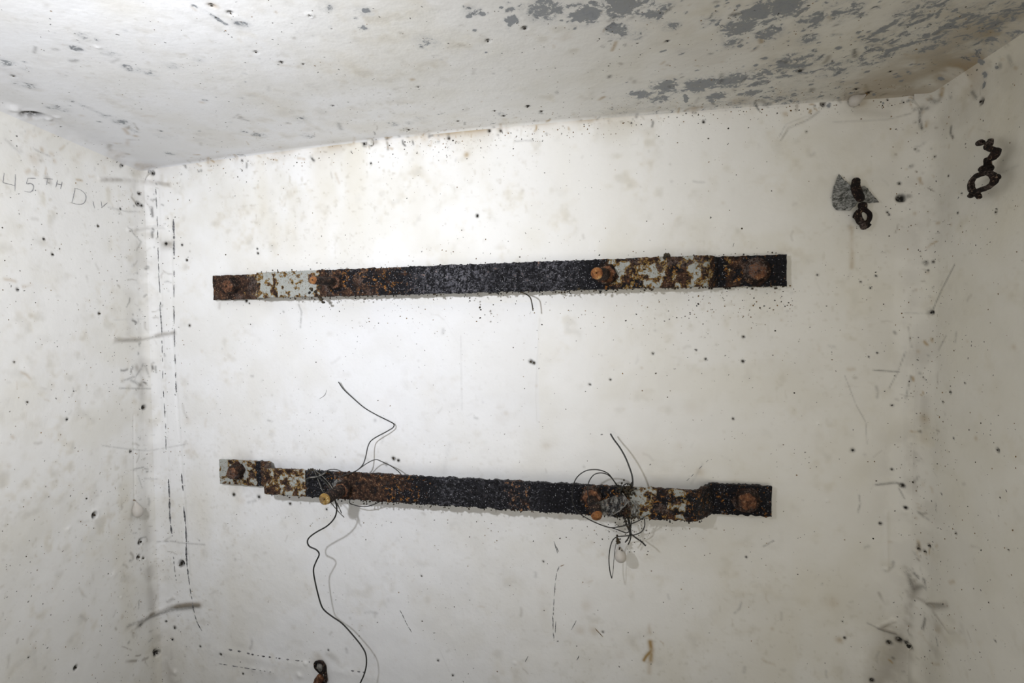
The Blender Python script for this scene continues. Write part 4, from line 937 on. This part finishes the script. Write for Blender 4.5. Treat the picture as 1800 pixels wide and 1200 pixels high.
# ------------------------------------------------------------------ cobweb membranes
def web_mat():
    t = NT('dusty_cobweb'); t.b.inputs['Base Color'].default_value = (.34, .335, .32, 1); t.b.inputs['Roughness'].default_value = .9
    a = t.ramp(t.noise(140, 6, .75, t.vmap((1, 1, .5))),   .42, .62, .05, .75); t.link(a, t.b.inputs['Alpha']); return t.m
M_WEB = web_mat()
def web(rim, label, sag=.004, name='cobweb'):
    P = np.array([pt(*p) for p in rim]); c = P.mean(0) + np.array([0, sag, -sag]); n = len(P); R = 8
    loop = crom(np.vstack([P, P[:1]]), 5)[:-1]; m = len(loop); V = [c]
    for i in range(1, R + 1):
        for q in loop:
            t = i / R; w = c + (q - c) * t; V.append(w + np.array([0, 1, 0]) * sag * math.sin(math.pi * t) * .6)
    F_ = [[0, 1 + j, 1 + (j + 1) % m] for j in range(m)]
    for i in range(R - 1):
        for j in range(m): F_.append([1 + i * m + j, 1 + (i + 1) * m + j, 1 + (i + 1) * m + (j + 1) % m, 1 + i * m + (j + 1) % m])
    return tag(mesh_from(name, np.array(V), F_, M_WEB), label, 'cobweb', 'dusty cobwebs on the lower bar', 'stuff')
web([(1046, 884, .11), (1062, 878, .10), (1078, 872, .09), (1092, 868, .08), (1102, 876, .08), (1098, 890, .08), (1082, 902, .085), (1062, 906, .09), (1050, 902, .10)], 'grey dusty cobweb sheet slung between right stud and wire tangle')
web([(583, 850, .085), (592, 842, .08), (602, 846, .08), (598, 854, .085), (588, 858, .095)], 'small grey cobweb on top of the left stud of the lower bar', .002)
web([(1103, 882, .078), (1112, 876, .075), (1122, 884, .072), (1128, 898, .07), (1124, 908, .07), (1112, 904, .072), (1106, 894, .076)], 'thin pale cobweb over the bar front right of the wire tangle', .002)
# hanging triangular film of paint under the upper bar
pf = plain('thin_paint_film', (.60, .60, .57), .8, .2)

# ------------------------------------------------------------------ rusty chain and grey scrap, upper right
def smooth_tube(name, P, R, mat, parent, closed=False, k=14, amp=.0010, seed=1):
    P = np.asarray(P, float)
    if closed:
        n = len(P); Q = crom(np.vstack([P[-2:], P, P[:2]]), 5); Q = Q[10:10 + 5 * n]; Rr = np.interp(np.arange(5 * n) / 5, range(n + 1), list(R) + [R[0]])
        T = np.roll(Q, -1, 0) - np.roll(Q, 1, 0)
    else:
        Q = crom(P, 5); Rr = np.interp(np.linspace(0, len(P) - 1, len(Q)), range(len(P)), R); T = np.gradient(Q, axis=0)
    T /= np.linalg.norm(T, axis=1)[:, None]; A = np.cross(T, (.1, 1, .05)); A /= np.linalg.norm(A, axis=1)[:, None]; B = np.cross(T, A)
    if not closed:
        Rr = Rr.copy(); Rr[0] *= .35; Rr[-1] *= .35
    th = np.arange(k) * 2 * math.pi / k
    V = (Q[:, None] + (A[:, None] * np.cos(th)[None, :, None] + B[:, None] * np.sin(th)[None, :, None]) * Rr[:, None, None]).reshape(-1, 3)
    V += amp * 2 * np.stack([fbm(V, 110, 2, seed + s) for s in (0, 3, 7)], -1)
    n = len(Q); f = [list(map(int, q)) for q in grid_faces(n, k, True)]
    if closed: f += [[(n - 1) * k + j, j, (j + 1) % k, (n - 1) * k + (j + 1) % k] for j in range(k)]
    else: f += [list(range(k))[::-1], [(n - 1) * k + i for i in range(k)]]
    return under(parent, mesh_from(name, V, f, mat))
def onwall(px, py, lift):
    p, n, _ = hit(px, py)
    # move along the line of sight until lift above the plaster
    v = nrm(CAM - p); return p + v * (lift / max(.3, v.dot(n)))
def chainset(name, label, items, seed):
    e = tag(empty(name, onwall(*items[0][1][0][:2], 0)), label, 'shackle')
    for i, (nm, pts, rpx, closed) in enumerate(items):
        P = [onwall(*p) for p in pts]; s = scale_at(P[0])
        smooth_tube(nm, P, [r * s for r in rpx], M_DARK, e, closed, 14, .0009, seed + i * 5)
    return e
chainset('rusty_shackle', 'rusted ring and eyebolt hanging on the grey scrap, back wall upper right', [
    ('eyebolt', [(1505, 315, .018), (1504, 326, .026), (1507, 338, .030), (1512, 348, .028), (1515, 352, .024)], [6.5, 7.5, 8, 7, 4], False),
    ('link', [(1516, 357, .016), (1516, 363, .018), (1517, 369, .018)], [6.5, 6.5, 6], False),
    ('ring', [(1518, 368, .016), (1524, 371, .018), (1529, 378, .018), (1527, 387, .018), (1520, 393, .018), (1513, 390, .018), (1509, 382, .018), (1510, 373, .018)], [4, 4, 4, 4, 5, 6, 6, 5], True),
    ('link', [(1503, 384, .012), (1506, 377, .012), (1511, 370, .014)], [5, 5, 5], False),
    ('link', [(1515, 390, .018), (1518, 398, .018), (1517, 404, .016)], [5, 5.5, 4], False),
    ('link', [(1520, 396, .014), (1527, 397, .014), (1529, 398, .014)], [4, 4.5, 3.5], False)], 100)
chainset('rusty_shackle', 'rusted shackle with a wide oval ring, alone on the right wall', [
    ('hook', [(1720, 252, .010), (1724, 251, .012), (1728, 251, .014)], [5, 5.5, 4], False),
    ('hook', [(1741, 245, .012), (1739, 253, .016), (1736, 258, .018), (1743, 262, .020), (1751, 265, .020)], [4, 6, 5.5, 5, 5], False),
    ('link', [(1752, 262, .018), (1750, 269, .020), (1745, 276, .020), (1738, 281, .018)], [6, 7, 6.5, 4], False),
    ('link', [(1737, 278, .016), (1736, 286, .018), (1736, 292, .018)], [6, 6, 6], False),
    ('nut', [(1726, 296, .018), (1734, 298, .020), (1744, 294, .020)], [6, 7.5, 6], False),
    ('ring', [(1730, 304, .022), (1739, 304, .022), (1747, 311, .022), (1748, 319, .022), (1740, 327, .022), (1728, 332, .022), (1715, 337, .022), (1708, 332, .022), (1706, 322, .022), (1713, 311, .022)], [5, 5, 5.5, 6, 4.5, 4.5, 5, 5.5, 5, 4.5], True),
    ('pin', [(1746, 313, .020), (1752, 312, .02), (1755, 311, .02)], [6, 6, 5], False),
    ('link', [(1712, 332, .018), (1709, 341, .018), (1704, 345, .016)], [5, 5.5, 4], False),
    ('link', [(1716, 338, .018), (1720, 344, .018), (1721, 348, .016)], [5, 5, 4], False)], 200)
def scrap_mat():
    t = NT('grey_fibrous_scrap')
    a = t.noise(130, 7, .78, t.vmap((1, 1, 1.6)), .8)
    t.link(t.mix(t.ramp(a, .40, .62), (.05, .053, .045), (.50, .50, .48)), t.b.inputs['Base Color']); t.b.inputs['Roughness'].default_value = .75
    t.link(t.bump(a, .003, 1), t.b.inputs['Normal']); return t.m
M_SCRAP = scrap_mat()
scr = tag(empty('grey_scrap', onwall(1495, 345, 0)), 'crumpled grey fibrous scrap stuck behind the rusted ring, upper right', 'scrap')
def wing(outline, seed):
    P = [onwall(*p) for p in outline]; P = np.array(P); L = []
    pts = []
    for i in range(len(P)):
        a, b = P[i], P[(i + 1) % len(P)]
        for t in np.linspace(0, 1, 6, endpoint=False): pts.append(a + (b - a) * t)
    loop = np.array(pts); loop += .0012 * np.stack([vnoise(loop, 260, seed + s) for s in range(3)], -1) * 2
    c = P.mean(0); m = len(loop); R = 10; rows = []
    nn = hit(1490, 345)[1]
    for side in (1, -1):
        for i in range(R + 1):
            t = i / R; q = c + (loop - c) * t
            rows.append(q + nn * (.012 * (fbm(q, 45, 3, seed))[:, None] + (.0005 + .0015 * (1 - t)) * side))
    V = np.vstack(rows); F_ = []
    for sd in (0, 1):
        o_ = sd * (R + 1) * m
        for i in range(R):
            for j in range(m):
                q = [o_ + i * m + j, o_ + (i + 1) * m + j, o_ + (i + 1) * m + (j + 1) % m, o_ + i * m + (j + 1) % m]; F_.append(q if sd == 0 else q[::-1])
    for j in range(m): F_.append([R * m + j, (2 * R + 1) * m + j, (2 * R + 1) * m + (j + 1) % m, R * m + (j + 1) % m])
    under(scr, mesh_from('fold', V, F_, M_SCRAP))
wing([(1472, 307, .006), (1479, 313, .010), (1493, 325, .014), (1503, 340, .018), (1508, 352, .014), (1502, 362, .010), (1491, 371, .008), (1471, 368, .006), (1465, 360, .006), (1463, 344, .008), (1466, 327, .006)], 3)
wing([(1508, 330, .012), (1519, 327, .012), (1530, 337, .012), (1544, 356, .010), (1534, 357, .010), (1520, 355, .012), (1511, 352, .014)], 8)

# rusty anchor stub in its chipped hole at the bottom edge, and its lower half
e = tag(empty('anchor_stub', hit(562, 1180)[0]), 'dark broken iron anchor sticking from a chipped hole at the bottom edge', 'anchor')
k_ = scale_at(hit(560, 1170)[0])
smooth_tube('collar', [onwall(x, y, .006) for x, y in ((556, 1164), (564, 1162), (570, 1168), (570, 1178), (564, 1181), (557, 1176), (554, 1170))], [v * k_ for v in (2.6, 2, 2.6, 3.4, 3, 2.2, 2.6)], M_DARK, e, True, 12, .0013, 301)
smooth_tube('core', [onwall(560, 1166, .001), onwall(563, 1171, .006), onwall(565, 1177, .003)], [v * k_ for v in (4, 6.5, 4)], M_GREYWIRE, e, False, 12, .0016, 305)
smooth_tube('stub', [onwall(571, 1177, .004), onwall(572, 1186, .007), onwall(573, 1195, .006), onwall(570, 1203, .004)], [v * k_ for v in (2.5, 2.6, 2.8, 3)], M_DARK, e, False, 12, .0010, 307)
smooth_tube('stub', [onwall(566, 1184, .002), onwall(562, 1192, .006), onwall(559, 1200, .008), onwall(556, 1214, .008)], [v * k_ for v in (4, 7, 8.5, 9)], M_NUT, e, False, 14, .0022, 311)
# plaster nubs hanging at the ceiling joint
p, n, o_ = hit(652, 249)
smooth_tube('plaster_nub', [p - n * .002 + np.array([0, 0, .006]), p + n * .004, p + n * .006 + np.array([.002, 0, -.008])], [.004, .008, .005], M_FLAKE, w_back, False, 12, .0016, 401)
w_back.children[-1].matrix_parent_inverse = Matrix()
def proj(p):
    v = RW.T @ (np.array(p) - CAM); return 900 + F * v[0] / -v[2], 600 - F * v[1] / -v[2]
for X, S_ in ((nL, SM2), (nL, SE), (nR, SM2), (nR + .04, SE)):
    print('edge', proj((X, D - S_, zc2(X) + hf2(X))), proj((X, D - S_, zc2(X) - hf2(X))))
for X, S_ in ((mL, SM), (mL, SE), (mR, SM), (mR + .028, SE)):
    print('edge1', proj((X, D - S_, zc1(X) + hf1(X))), proj((X, D - S_, zc1(X) - hf1(X))))
print('done')
